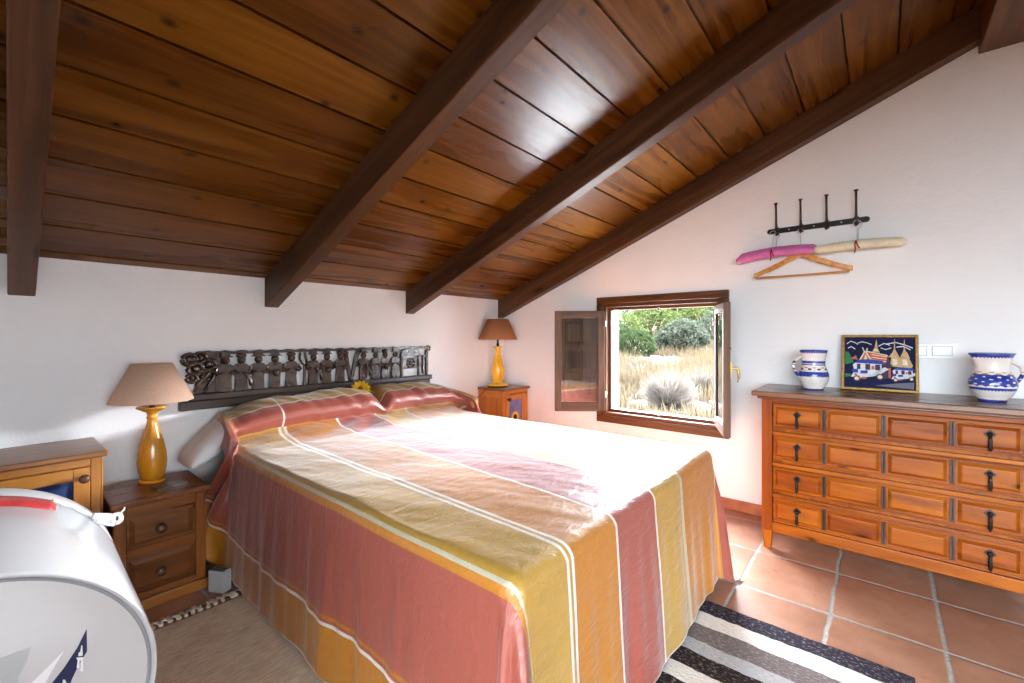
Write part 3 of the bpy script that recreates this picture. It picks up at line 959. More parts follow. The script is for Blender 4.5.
# ------------------------------------------------------------------ coat rack
RZ = 1.962
HY = (.544, .406, .268, .121)
rk = thing('coat_rack', 'black iron coat rack with four tall hooks on the white wall', 'coat rack', (XB, .33, RZ))
b = MB()
pts = []
hl, hh = .274, .017
for k in range(9):
    a = -PI / 2 + PI * k / 8
    pts.append((hl - hh + hh * math.cos(a), hh * math.sin(a)))
for k in range(9):
    a = PI / 2 + PI * k / 8
    pts.append((-hl + hh + hh * math.cos(a), hh * math.sin(a)))
b.prism(pts, -.012, -.0005, 'yz')
b.obj('bar', M['iron'], rk, .002)
for y in (.475 - .33, .337 - .33, .195 - .33):
    MB().ball((-.0125, y, 0), (.003, .005, .005), 10, 6).obj('screw', M['steel'], rk)
for y in HY:
    yy = y - .33
    h = MB()
    pts = [(yy + (.022 if k % 2 == 0 else .017) * math.cos(2 * PI * k / 12), (.03 if k % 2 == 0 else .024) * math.sin(2 * PI * k / 12) - .004) for k in range(12)]
    h.prism(pts, -.018, -.0122, 'yz')
    h.tube([(-.016, yy, -.005), (-.035, yy, .012), (-.045, yy, .045), (-.048, yy, .09), (-.052, yy, .14), (-.056, yy, .170)], [.010, .008, .0065, .006, .006, .006], 10)
    h.lathe([(.0065, 0), (.011, .005), (.012, .008), (.010, .011), (.0001, .012)], 12, Matrix.Translation((-.056, yy, .167)))
    h.tube([(-.016, yy, -.01), (-.026, yy, -.028), (-.040, yy, -.036), (-.052, yy, -.028), (-.056, yy, -.014)], [.009, .007, .0055, .005, .006], 10)
    h.ball((-.056, yy, -.011), (.007, .007, .007), 10, 6)
    h.obj('hook', M['iron2'], rk)


def wire_hook(t, x, y, ztop, zbot, mat):
    """hanger hook hanging over a rack hook in local coordinates of t"""
    w_ = MB()
    path = []
    for k in range(13):
        a = math.radians(-40 + 250 * k / 12)
        path.append((x, y + .018 * math.cos(a), ztop - .018 + .018 * math.sin(a)))
    path.append((x, y, ztop - .045))
    path.append((x, y, zbot))
    w_.tube(path, .0019, 8)
    return w_.obj('wire_hook', mat, t)


def padded(name, label, x, yc, half, zc, r, mat, tilt=0.0, arch=.018, grp=None, bow=None, dx=0):
    t = thing(name, label, 'clothes hanger', (x, yc, zc), 0, grp)
    path, rad = [], []
    n = 21
    for k in range(n):
        u = -1 + 2 * k / (n - 1)
        path.append((dx * u, u * half, -arch * u * u * 2 + tilt * u))
        e = min(1, (1 - abs(u)) * 14 + .45)
        rad.append(r * e * (1 - .12 * abs(u)) * (1 + .03 * math.sin(k * 2.3)))
    p = MB().tube(path, rad, 14, .8)
    p.obj('padding', mat, t, smooth=True)
    wire_hook(t, 0.004, 0, RZ - .012 - zc, r * .5, M['steel'])
    if bow:
        q = MB()
        q.tube([(-r - .002, .004, .02), (-r - .006, .010, -.005), (-r - .004, .006, -.03), (-r * .8, .012, -.052)], .0035, 6)
        q.tube([(-r - .002, .004, .02), (-r - .006, -.004, -.012), (-r - .004, -.014, -.028)], .0035, 6)
        q.obj('ribbon', M[bow], t)
    return t


padded('padded_hanger', 'pink padded hanger in front, its left end hanging lower than the other pink one', XB - .090, .556, .222, 1.802, .027, M['pinkpad'], -.010, .010, 'padded hangers on the coat rack', 'ribbon')
padded('padded_hanger', 'pink padded hanger nearest the wall, slightly higher than the other pink one', XB - .026, .545, .228, 1.828, .026, M['pinkpad'], -.006, .008, 'padded hangers on the coat rack')
padded('padded_hanger', 'cream padded hanger in front with a maroon ribbon, at the right of the rack', XB - .082, .115, .222, 1.800, .029, M['creampad'], .0, .005, 'padded hangers on the coat rack', 'ribbon')
padded('padded_hanger', 'pale green padded hanger behind the cream one at the right of the rack', XB - .028, .110, .192, 1.815, .025, M['greenpad'], .0, .004, 'padded hangers on the coat rack')
wh = thing('wooden_hanger', 'varnished wooden hanger with a trouser bar below the pink padded hangers', 'clothes hanger', (XB - .055, .406, 1.66))
q = MB()
prof = []
for u in [k / 12 for k in range(13)]:
    prof.append((u * .27, .125 * (1 - u) ** 1.15))
top_ = [(-y, z + .018) for y, z in prof[::-1]] + [(y, z + .018) for y, z in prof[1:]]
bot_ = [(y, z - .016 + (.006 if y > .2 else 0)) for y, z in prof[::-1]] + [(-y, z - .016 + (.006 if y > .2 else 0)) for y, z in prof[1:]]
# build as strips to stay convex-safe
for k in range(len(top_) - 1):
    a, b_ = top_[k], top_[k + 1]
    c1, d1 = bot_[-1 - k], bot_[-2 - k]
    q.prism([a, b_, d1, c1], -.009, .009, 'yz')
bmesh.ops.remove_doubles(q.bm, verts=q.bm.verts, dist=.0002)
q.obj('shoulder', M['hangerwood'], wh, .003)
MB().tube([(0, -.255, -.012), (0, 0, -.014), (0, .255, -.012)], .0065, 12).obj('trouser_bar', M['hangerwood'], wh)
wire_hook(wh, 0, 0, RZ - .016 - 1.66, .13, M['steel'])

# ------------------------------------------------------------------ bedside cabinets
def side_cabinet(label, locn, W, D, Hh, blue, wd, topm, flower, knob_right, grp):
    """front faces -y, local origin at floor centre; W along x"""
    t = thing('bedside_cabinet', label, 'bedside cabinet', locn, 0, grp)
    b = MB()
    ft = .03
    b.b2(-W / 2, -W / 2 + .02, -D / 2 + .02, D / 2, .04, Hh - .025, 'z').b2(W / 2 - .02, W / 2, -D / 2 + .02, D / 2, .04, Hh - .025, 'z')
    b.b2(-W / 2, W / 2, D / 2 - .012, D / 2, .04, Hh - .025, 'z').b2(-W / 2, W / 2, -D / 2 + .02, D / 2, .04, .06, 'x')
    b.b2(-W / 2, -W / 2 + .032, -D / 2, -D / 2 + .0215, .0, Hh - .025, 'z').b2(W / 2 - .032, W / 2, -D / 2, -D / 2 + .0215, .0, Hh - .025, 'z')
    b.b2(-W / 2 + .032, W / 2 - .032, -D / 2, -D / 2 + .0215, Hh - .06, Hh - .025, 'x').b2(-W / 2 + .032, W / 2 - .032, -D / 2, -D / 2 + .0215, .03, .075, 'x')
    b.b2(-W / 2, -W / 2 + .03, D / 2 - .03, D / 2, 0, .045, 'z').b2(W / 2 - .03, W / 2, D / 2 - .03, D / 2, 0, .045, 'z')
    # framed side panels
    for s in (-1, 1):
        x0 = s * W / 2
        x1 = x0 + s * .008
        for (y0, y1, z0, z1, g) in ((-D / 2, -D / 2 + .05, .0, Hh - .025, 'z'), (D / 2 - .05, D / 2, .0, Hh - .025, 'z'), (-D / 2 + .05, D / 2 - .05, Hh - .085, Hh - .025, 'y'), (-D / 2 + .05, D / 2 - .05, .05, .12, 'y'), (-D / 2 + .05, D / 2 - .05, Hh * .62 - .03, Hh * .62 + .03, 'y')):
            b.b2(min(x0, x1), max(x0, x1), y0, y1, z0, z1, g)
    b.obj('body', wd, t, .003)
    tpp = MB().b2(-W / 2 - .022, W / 2 + .022, -D / 2 - .025, D / 2, Hh - .025, Hh, 'x')
    tpp.obj('top', topm, t, .008, seg=3)
    d = MB()
    dx0, dx1, dz0, dz1 = -W / 2 + .034, W / 2 - .034, .078, Hh - .063
    y0, y1 = -D / 2 - .004, -D / 2 + .016
    s = .052
    d.b2(dx0, dx0 + s, y0, y1, dz0, dz1, 'z').b2(dx1 - s, dx1, y0, y1, dz0, dz1, 'z')
    d.b2(dx0 + s, dx1 - s, y0, y1, dz1 - s, dz1, 'x').b2(dx0 + s, dx1 - s, y0, y1, dz0, dz0 + s, 'x')
    do = d.obj('door', wd, t, .003)
    g = MB().b2(dx0 + s - .003, dx1 - s + .003, y0 + .007, y1 - .004, dz0 + s - .003, dz1 - s + .003, 'x')
    go = g.obj('glass_panel', blue, do)
    go['label'] = 'blue glazed door panel'
    if flower:
        cx, cz, yy = (dx0 + dx1) / 2 - .002, flower, y0 + .0066
        pt = MB()
        for k in range(14):
            a = 2 * PI * k / 14
            ca, sa = math.cos(a), math.sin(a)
            r0, r1, wdt = .022, .060, .0125
            P = [(cx + ca * r0 - sa * wdt * .6, cz + sa * r0 + ca * wdt * .6), (cx + ca * (r0 + r1) / 2 - sa * wdt, cz + sa * (r0 + r1) / 2 + ca * wdt), (cx + ca * r1, cz + sa * r1), (cx + ca * (r0 + r1) / 2 + sa * wdt, cz + sa * (r0 + r1) / 2 - ca * wdt), (cx + ca * r0 + sa * wdt * .6, cz + sa * r0 - ca * wdt * .6)]
            lift = .0004 * (k % 2)
            pt.prism(P[::-1], yy - .0008 - lift, yy, 'xz')
        po = pt.obj('painted_sunflower', M['petal'], do)
        po['label'] = 'yellow painted sunflower'
        sd = MB().prism([(cx + .027 * math.cos(2 * PI * k / 16), cz + .027 * math.sin(2 * PI * k / 16)) for k in range(16)], yy - .002, yy, 'xz')
        so = sd.obj('painted_seed_head', M['seedhead'], do)
        so['label'] = 'dark centre of the painted sunflower'
        ps = MB().b2(cx - .006, cx + .006, yy - .0006, yy, dz0 + s + .01, cz - .05)
        ps.obj('painted_stem', M['greenleaf'], do)['label'] = 'green painted stem'
    kx = dx1 - .02 if knob_right else dx0 + .024
    kn = MB().lathe([(.008, 0), (.008, .010), (.014, .016), (.0185, .026), (.017, .036), (.009, .042), (.0003, .043)], 20, Matrix.Translation((kx, y0, Hh - .105)) @ Euler((PI / 2, 0, 0)).to_matrix().to_4x4())
    kn.obj('knob', M['knob'], do, smooth=True)
    return t


side_cabinet('honey pine cabinet with a deep blue door panel beside the white drum', (.118, 2.795, 0), .385, .385, .752, M['bluepanel'], M['honey'], M['honeytop'], None, True, 'pine bedside cabinets')
side_cabinet('orange pine cabinet with a sunflower door panel in the far corner', (3.245, 2.846, 0), .358, .315, .757, M['lilacpanel'], wood('orange pine', (.25, .07, .008), (.48, .16, .02), (.62, .25, .04), gs=(2, 30), rough=.32, var=.1), M['honeytop'], .475, False, 'pine bedside cabinets')

# nightstand with two drawers
NS = (.522, 2.765, 0)
ns = thing('nightstand', 'low brown pine nightstand with two drawers between cabinet and bed', 'nightstand', NS)
W, D, Hh = .345, .36, .510
b = MB()
b.b2(-W / 2, W / 2, -D / 2 + .02, D / 2, .05, Hh - .028, 'z')
b.b2(-W / 2, -W / 2 + .042, -D / 2, -D / 2 + .0205, .05, Hh - .028, 'z').b2(W / 2 - .042, W / 2, -D / 2, -D / 2 + .0205, .05, Hh - .028, 'z')
for z0, z1 in ((Hh - .075, Hh - .028), (.245, .285), (.05, .075)):
    b.b2(-W / 2 + .042, W / 2 - .042, -D / 2, -D / 2 + .0205, z0, z1, 'x')
b.obj('body', M['nstand'], ns, .003)
MB().b2(-W / 2 - .014, W / 2 + .014, -D / 2 - .02, D / 2, Hh - .028, Hh, 'x').obj('top', M['nstand'], ns, .007, seg=3)
MB().b2(-W / 2 - .01, W / 2 + .01, -D / 2 - .018, D / 2, 0, .05, 'x').obj('plinth', M['nstand'], ns, .006)
for z0, z1 in ((.2855, .4345), (.0755, .2445)):
    d = MB()
    y0 = -D / 2 + .004
    d.b2(-W / 2 + .043, W / 2 - .043, y0, y0 + .016, z0, z1, 'x')
    d.raised(-W / 2 + .052, W / 2 - .052, z0 + .010, z1 - .010, y0 - .0001, y0 - .009, .02, '-y', 'x')
    do = d.obj('drawer', M['nfront'], ns, .002)
    kn = MB().lathe([(.009, 0), (.008, .010), (.015, .016), (.021, .024), (.020, .034), (.010, .040), (.0003, .041)], 20, Matrix.Translation((-.01, y0 - .009, (z0 + z1) / 2)) @ Euler((PI / 2, 0, 0)).to_matrix().to_4x4())
    kn.obj('knob', M['knob'], do, smooth=True)
cd = thing('card_booklet', 'small grey green booklet lying on the nightstand by the lamp', 'booklet', (.572, 2.695, .510), math.radians(9))
MB().b2(-.062, -.002, -.038, .038, .0, .008, 'x').obj('cover', M['card'], cd, .001)
MB().b2(-.0015, .062, -.038, .038, .0, .008, 'x').obj('pages', M['card2'], cd, .001)['label'] = 'paler right half of the booklet'


# ------------------------------------------------------------------ lamps
def lamp(label, locn, prof, base_prof, cer, shade_mat, sh, neck_z, grp, dark_base):
    t = thing('table_lamp', label, 'table lamp', locn, 0, grp)
    MB().lathe(base_prof, 40).obj('base', M['blackpl'] if dark_base else cer, t, .0)
    MB().lathe(prof, 48).obj('body', cer, t, smooth=True)
    r0, z0, r1, z1 = sh
    s = MB()
    seg = 64
    ring = [(r0, z0), (r0, z0 + .004), (r1, z1), (r1 - .002, z1), (r0 - .003, z0 + .004), (r0 - .003, z0), (r0, z0)]
    s.lathe(ring, seg, cap=False)
    s.obj('lamp_shade', shade_mat, t, smooth=False)
    st = MB()
    st.lathe([(.013, neck_z), (.013, neck_z + .03), (.009, neck_z + .035), (.009, z0 + .02)], 16)
    for k in range(3):
        a = 2 * PI * k / 3 + .4
        st.tube([(0, 0, z1 - .03), (r1 * .9 * math.cos(a), r1 * .9 * math.sin(a), z1 - .012)], .0018, 6)
    st.tube([(0, 0, z0 + .02), (0, 0, z1 - .028)], .004, 8)
    st.obj('lamp_holder', M['iron'], t)
    bu = MB().lathe([(.012, z0 + .03), (.014, z0 + .045), (.028, z0 + .075), (.030, z0 + .09), (.024, z0 + .11), (.0005, z0 + .12)], 20)
    bu.obj('bulb', M['whitepr'], t, smooth=True)
    return t


pl = [(r * 1.07, z * 1.03) for r, z in [(.036, .012), (.046, .03), (.054, .065), (.0565, .10), (.054, .14), (.045, .19), (.034, .235), (.024, .275), (.020, .305), (.021, .315), (.024, .318), (.019, .325), (.022, .342), (.045, .355), (.060, .364), (.062, .368), (.058, .372), (.02, .366)]]
bl_ = [(.0005, 0), (.052, 0), (.056, .004), (.055, .012), (.047, .018), (.034, .020)]
lamp('ochre ceramic lamp with a wide cream shade on the low nightstand', (.532, 2.840, .510), pl, bl_, M['ceramic'], M['shade1'], (.172, .410, .083, .600), .366, 'yellow table lamps', False)
pr = [(.098, .012), (.100, .02), (.092, .03), (.045, .042), (.047, .05), (.054, .075), (.061, .12), (.062, .155), (.055, .21), (.043, .265), (.031, .31), (.026, .335), (.028, .34), (.024, .345), (.024, .37), (.040, .383), (.052, .388), (.05, .392), (.018, .39)]
br_ = [(.0005, 0), (.094, 0), (.096, .004), (.094, .0118)]
LR = (3.185, 2.862, .7575)
lr = lamp('bright yellow lamp with a brown shade on the corner cabinet', LR, pr, br_, M['ceramic2'], M['shade2'], (.188, .458, .103, .656), .39, 'yellow table lamps', True)
cd = MB()
pts = [(-.05, -.03, .04), (-.10, -.02, .012), (-.155, -.03, .009), (-.215, -.04, -.005), (-.33, -.05, -.065), (-.45, -.055, -.125), (-.56, -.08, -.18)]
from mathutils import geometry as mgeo


def smooth_path(pts, n=8):
    pts = [Vector(p) for p in pts]
    out = []
    for i in range(len(pts) - 1):
        p0, p1, p2, p3 = pts[max(i - 1, 0)], pts[i], pts[i + 1], pts[min(i + 2, len(pts) - 1)]
        for k in range(n):
            t = k / n
            out.append(.5 * ((2 * p1) + (p2 - p0) * t + (2 * p0 - 5 * p1 + 4 * p2 - p3) * t * t + (3 * p1 - 3 * p2 + p3 - p0) * t ** 3))
    out.append(pts[-1])
    return out


cd.tube(smooth_path(pts), .0032, 8)
pc = cd.obj('power_cord', M['blackpl'], lr)
swc = MB().tube([(-.355, -.0513, -.0775), (-.370, -.0525, -.085), (-.410, -.054, -.105), (-.425, -.0545, -.1125)], [.006, .011, .011, .006], 10)
swc.obj('inline_switch', M['blackpl'], pc)

# ------------------------------------------------------------------ headboard
hb = thing('headboard', 'dark carved wooden headboard with a row of standing figures', 'headboard', (1.57, YA, .83))
X0, X1 = .69 - 1.57, 2.455 - 1.57
r = MB()
r.b2(X0 - .015, X1 - .02, -.05, -.002, .0, .052, 'x')
r.b2(X0 + .03, X1 - .01, -.065, -.002, .053, .090, 'x')
r.obj('base_rail', M['rail'], hb, .006)
tr = MB()
pts = [(X0 + .10, .312)]
n = 60
for k in range(n + 1):
    u = k / n
    pts.append((X0 + .10 + (X1 - X0 - .12) * u, .332 + .004 * math.sin(k * 1.9)))
tr.prism(pts + [(X1 - .02, .312)], -.032, -.008, 'xz')
tr.obj('top_rail', M['carve'], hb, .002)


def figure(x, s=1.0, hat=True, kind=0):
    f_ = MB()
    y = -.030
    # robe / legs
    f_.prism([(x - .030 * s, .088), (x + .030 * s, .088), (x + .026 * s, .175), (x - .026 * s, .175)], y - .012, y + .012, 'xz')
    f_.b2(x - .026 * s, x - .004 * s, y - .020, y - .010, .090, .112, 'z').b2(x + .004 * s, x + .026 * s, y - .020, y - .010, .090, .112, 'z')
    # torso
    f_.prism([(x - .026 * s, .165), (x + .026 * s, .165), (x + .036 * s, .235), (x + .022 * s, .252), (x - .022 * s, .252), (x - .036 * s, .235)], y - .016, y + .012, 'xz')
    # bent arms
    for sg in (-1, 1):
        f_.tube([(x + sg * .034 * s, y - .006, .236), (x + sg * .050 * s, y - .012, .200), (x + sg * .036 * s, y - .022, .190), (x + sg * .012 * s, y - .026, .205)], [.0105, .0095, .008, .007], 8)
    if kind == 1:
        f_.tube([(x + .01, y - .03, .20), (x + .035, y - .034, .165), (x + .05, y - .03, .12)], [.006, .010, .016], 8)
    if kind == 2:
        f_.ball((x, y - .026, .185), (.022, .016, .022), 12, 8)
    # head with hat
    f_.ball((x, y - .008, .275), (.0205 * s, .020, .026), 14, 8)
    f_.ball((x, y - .028, .272), (.005, .006, .007), 8, 6)
    f_.ball((x - .008, y - .0255, .280), (.004, .003, .003), 6, 5)
    f_.ball((x + .008, y - .0255, .280), (.004, .003, .003), 6, 5)
    if hat:
        f_.b2(x - .030 * s, x + .030 * s, y - .024, y + .012, .293, .300, 'x')
        f_.prism([(x - .022 * s, .300), (x + .022 * s, .300), (x + .018 * s, .326), (x - .018 * s, .326)], y - .016, y + .010, 'xz')
    else:
        f_.ball((x, y - .004, .300), (.025 * s, .022, .018), 12, 7)
    f_.obj('carved_figure', M['carve'], hb, .002)


def px2x(px):      # headboard position of a picture column, in headboard coordinates
    u = (px - 512) / 439.5
    yaw = math.atan2(522, 439.5)
    rx, ry = math.sin(yaw) + u * math.cos(yaw), math.cos(yaw) - u * math.sin(yaw)
    return rx * (YA - .03) / ry - 1.57


figs = [(225, 0), (241, 1), (258, 0), (274.5, 2), (291, 0), (313, 1), (326.5, 2), (340, 0), (363, 1), (375, 0), (384.5, 2), (394.5, 0)]
for i, (px, kd) in enumerate(figs):
    figure(px2x(px), 1.17 if px < 300 else 1.02, i % 3 != 1, kd)
# carved posts and instruments between the figures
po = MB()
x = px2x(217.5)
po.b2(x - .008, x + .010, -.036, -.008, .088, .318, 'z').b2(x + .018, x + .024, -.03, -.008, .088, .318, 'z')
po.obj('carved_post', M['carve'], hb, .002)
po = MB()
x = px2x(302)
po.tube([(x - .012, -.03, .31), (x - .015, -.03, .27), (x + .0, -.03, .235), (x + .022, -.03, .22), (x + .03, -.03, .25), (x + .018, -.03, .31)], .008, 8)
po.b2(x + .016, x + .026, -.035, -.01, .09, .23, 'z')
po.obj('carved_horn', M['carve'], hb)
po = MB()
x = px2x(351)
po.prism([(x - .055, .305), (x - .03, .305), (x + .008, .09), (x - .012, .09)], -.036, -.01, 'xz').prism([(x + .04, .305), (x + .065, .305), (x + .012, .09), (x - .008, .09)], -.040, -.012, 'xz')
po.ball((x + .052, -.03, .295), (.02, .018, .022), 10, 7).ball((x - .042, -.03, .295), (.02, .018, .022), 10, 7)
po.obj('carved_lute', M['carve'], hb, .002)
po = MB()
xa, xb = px2x(401.5), px2x(420)
po.prism([(xa - .01, .255), (xb + .01, .255), (xb - .01, .305), ((xa + xb) / 2, .33), (xa + .01, .305)], -.034, -.008, 'xz')
po.b2(xa, xa + .016, -.034, -.008, .088, .255, 'z').b2(xb - .016, xb, -.034, -.008, .088, .255, 'z')
mx_ = (xa + xb) / 2
ring = [(mx_ + .036 * math.cos(2 * PI * k / 24), -.028, .195 + .036 * math.sin(2 * PI * k / 24)) for k in range(24)]
po.tube(ring, .010, 8, closed=True)
po.ball((mx_, -.028, .195), (.022, .014, .022), 12, 8)
po.b2(xa, xb, -.03, -.01, .228, .240, 'x').b2(xa, xb, -.03, -.01, .150, .160, 'x')
po.obj('carved_drum', M['carve'], hb, .002)
po = MB()
x = px2x(427)
po.b2(x - .010, x + .010, -.034, -.008, .088, .30, 'z')
sp_ = [(x + .018 + (.030 - .0016 * k) * math.cos(PI - .5 * k), -.022, .312 + (.026 - .0014 * k) * math.sin(PI - .5 * k)) for k in range(13)]
po.tube(sp_, .009, 8)
po.b2(x - .045, x - .02, -.03, -.010, .10, .235, 'z').b2(x - .048, x - .012, -.034, -.01, .24, .256, 'x')
po.obj('carved_scroll', M['carve'], hb, .002)
# left end: lion like carving of scrolls
po = MB()
xL = X0
for (a, b_, r1) in ((.035, .285, .034), (.085, .295, .030), (.062, .235, .036), (.125, .255, .034), (.045, .180, .024), (.10, .185, .030)):
    ringp = [(xL + a + r1 * math.cos(2 * PI * k / 18), -.028, b_ + r1 * .9 * math.sin(2 * PI * k / 18)) for k in range(18)]
    po.tube(ringp, .012, 8, closed=True)
    po.ball((xL + a, -.026, b_), (r1 * .62, .016, r1 * .58), 10, 7)
po.prism([(xL + .055, .085), (xL + .17, .085), (xL + .165, .20), (xL + .12, .235), (xL + .085, .17)], -.022, -.008, 'xz')
po.tube([(xL + .14, -.03, .23), (xL + .115, -.034, .19), (xL + .075, -.034, .145), (xL + .055, -.03, .10)], [.008, .011, .011, .008], 8)
po.tube([(xL + .165, -.03, .24), (xL + .15, -.034, .18), (xL + .12, -.034, .12), (xL + .10, -.03, .09)], [.007, .009, .009, .007], 8)
po.prism([(xL + .10, .33), (xL + .18, .332), (xL + .17, .27), (xL + .12, .30)], -.03, -.008, 'xz')
po.ball((xL + .012, -.03, .268), (.018, .014, .014), 10, 7)
po.obj('carved_beast', M['carve'], hb, .0015)

# ------------------------------------------------------------------ bed
BX0, BX1, BY0, BY1 = .865, 2.325, .775, 2.93
bed = thing('bed', 'double bed with a white mattress under the striped bedspread', 'bed', ((BX0 + BX1) / 2, (BY0 + BY1) / 2, 0))
bx, by = (BX0 + BX1) / 2, (BY0 + BY1) / 2
m = MB().b2(BX0 - bx, BX1 - bx, BY0 - by, BY1 - by, .40, .640, 'y')
m.obj('mattress', M['linen'], bed, .05, seg=5)
m = MB().b2(BX0 - bx + .01, BX1 - bx - .01, BY0 - by + .01, BY1 - by - .01, .26, .3995, 'y')
m.obj('bed_base', M['linen'], bed, .015)
for sx in (BX0 - bx + .15, BX1 - bx - .08):
    for sy in (BY0 - by + .08, BY1 - by - .08):
        MB().lathe([(.022, 0), (.026, .02), (.03, .2595)], 16, Matrix.Translation((sx, sy, 0))).obj('leg', M['iron'], bed)

# bedspread surface
EXL, EXR, EY0 = .845, 2.345, .705
ARC = [(2.40, .0), (2.50, .008), (2.585, .022), (2.635, .036), (2.655, .050), (2.640, .080), (2.628, .110), (2.640, .140), (2.672, .168), (2.725, .190), (2.79, .204), (2.86, .208), (2.91, .196), (2.945, .165), (2.955, .11), (2.957, .05)]


def sstep(a, b, x):
    t = max(0, min(1, (x - a) / (b - a)))
    return t * t * (3 - 2 * t)


arcl = [0]
for (y0, h0), (y1, h1) in zip(ARC, ARC[1:]):
    arcl.append(arcl[-1] + math.hypot(y1 - y0, h1 - h0))


def head_curve(b):
    """b arc position -> (y, lift)"""
    if b <= 2.40:
        return b, 0.0
    s_ = b - 2.40
    for i in range(len(ARC) - 1):
        if s_ <= arcl[i + 1] or i == len(ARC) - 2:
            t = (s_ - arcl[i]) / (arcl[i + 1] - arcl[i])
            return ARC[i][0] + (ARC[i + 1][0] - ARC[i][0]) * t, ARC[i][1] + (ARC[i + 1][1] - ARC[i][1]) * t
BMAX = 2.40 + arcl[-1]


def nz(x, y, z=0.0):
    return mnoise.noise(Vector((x, y, z)))


def wpill(x):
    """pillow height share across the bed"""
    g = 1 - .42 * math.exp(-((x - 1.762) / .045) ** 2)
    return g


def spread_point(a, b):
    ob = b
    db = EY0 - b if b < EY0 else 0.0
    y, lift = head_curve(max(b, EY0))
    hs = sstep(2.56, 2.70, b)
    xl = EXL + .025 * hs
    xr = EXR + .10 * hs
    # the part of the cloth beyond the plain edge spreads over the longer right pillow
    aL = a
    xr_a = EXR
    if a > 1.76:
        x = 1.76 + (a - 1.76) * (xr - 1.76) / (xr_a - 1.76) if a <= xr_a else xr + (a - xr_a)
    else:
        x = EXL + (a - EXL) * 1.0 if a >= EXL else a
        if a >= EXL:
            x = xl + (a - EXL) * (1.76 - xl) / (1.76 - EXL)
    daL = EXL - a if a < EXL else 0.0
    daR = a - EXR if a > EXR else 0.0
    da = max(daL, daR)
    xc = min(max(x, xl), xr)
    cxn = (xc - (xl + xr) / 2) / ((xr - xl) / 2)
    endf = (1 - .30 * abs(cxn) ** 6)
    pill = lift * wpill(xc) * endf
    crown = .018 * (1 - abs(cxn) ** 3) * (1 - hs) + .012 * hs
    foot = sstep(EY0, EY0 + .35, y)
    z = .660 + crown * (.35 + .65 * foot) + pill + .012 * sstep(1.9, 2.3, xc) * (1 - hs)
    # gentle undulation and wrinkles
    wr = .0055 * nz(xc * 2.3, y * 2.3, 1.0) + .0028 * nz(xc * 9 + y * 4, y * 3.5 - xc * 3, 3.0) + .0014 * nz(xc * 26 + y * 9, y * 8, 7.0)
    pw = sstep(2.60, 2.64, y) * hs
    wr += pw * .017 * nz(xc * 15 + y * 9, y * 3, 5.0)
    # gathered folds in front of the pillows
    fr_ = sstep(2.25, 2.55, y) * (1 - hs)
    wr += fr_ * .012 * nz(xc * 8 - y * 6, y * 4, 9.0)
    z += wr * (1 if da == 0 and db == 0 else .5)
    if da == 0 and db == 0:
        return Vector((x, y, z))
    r_ = .045 + .035 * hs
    sx = -1 if daL > 0 else 1
    if da > 0 and db > 0:
        p = 2.6
        rho = (da ** p + db ** p) ** (1 / p)
        th = math.atan2(db, da)
    else:
        rho = max(da, db)
        th = PI / 2 if db > 0 else 0.0
    L = r_ * PI / 2
    if rho < L:
        an = rho / r_
        out, dn = r_ * math.sin(an), r_ * (1 - math.cos(an))
        dr = 0.0
    else:
        dr = rho - L
        fl = .075 if db > 0 else .055
        out, dn = r_ + fl * dr, r_ + dr
    # hanging folds
    tcoord = (ob * 1.0 if da > 0 and db == 0 else (a if da == 0 else (EY0 + (PI / 2 - th) * .35)))
    amp = .020 * sstep(0, .35, dr)
    fold = nz(tcoord * 5.5 + (7 if db > 0 else 0), dr * .9, 2.0) + .5 * nz(tcoord * 13, dr * 1.2, 4.0)
    if da > 0 and db > 0:
        k = math.sin(2 * th)
        out += dr * ((.14 if sx < 0 else .07) * k) + .028 * sstep(0, .3, dr) * math.sin(th * 8.0) * k
        out += amp * fold * (1 - k)
    else:
        out += amp * fold
    ex, ey = sx * math.cos(th), -math.sin(th)
    px_, py_ = (xl if sx < 0 else xr) if da > 0 else x, EY0 if db > 0 else y
    X_ = px_ + ex * out
    Y_ = py_ + ey * out
    # at the head end the hanging side gathers toward the foot
    if da > 0 and hs > 0 and db == 0:
        kk = sstep(.02, .13, rho) * sstep(2.58, 2.66, b)
        Y_ = Y_ + (2.450 + (b - 2.60) * .16 + .20 * sstep(.18, .52, rho) - Y_) * kk
        X_ += sx * (-.0 + .035 * sstep(.1, .5, rho) * hs)
        X_ += sx * .018 * math.sin((b - 2.6) * 22) * kk
    Z_ = z - dn
    if Z_ < .012:
        ex2 = .012 - Z_
        X_ += ex * ex2 * .35
        Y_ += ey * ex2 * .35
        Z_ = .012 + .004 * abs(nz(X_ * 20, Y_ * 20, 0))
    return Vector((X_, Y_, Z_))


DROP = .655
NA, NB = 300, 330
A0, A1 = EXL - DROP, EXR + DROP
Bf, Bh = EY0 - DROP, BMAX
P, UVs = [], []
for i in range(NA + 1):
    a = A0 + (A1 - A0) * i / NA
    row, ur = [], []
    for j in range(NB + 1):
        b = Bf + (Bh - Bf) * j / NB
        row.append(spread_point(a, b))
        sk = .055 * max(0, min(b, 2.7) - .7) * math.exp(-((a - 1.45) / .38) ** 2)
        ur.append((a - sk, b))
    P.append(row)
    UVs.append(ur)
mb = MB().grid(P, True, UVs)
bs = mb.obj('bedspread', M['spread'])
so = bs.modifiers.new('thick', 'SOLIDIFY')
so.thickness = .003
so.offset = 1
tag(bs, 'striped terracotta and yellow bedspread draped over the bed and its pillows', 'bedspread')

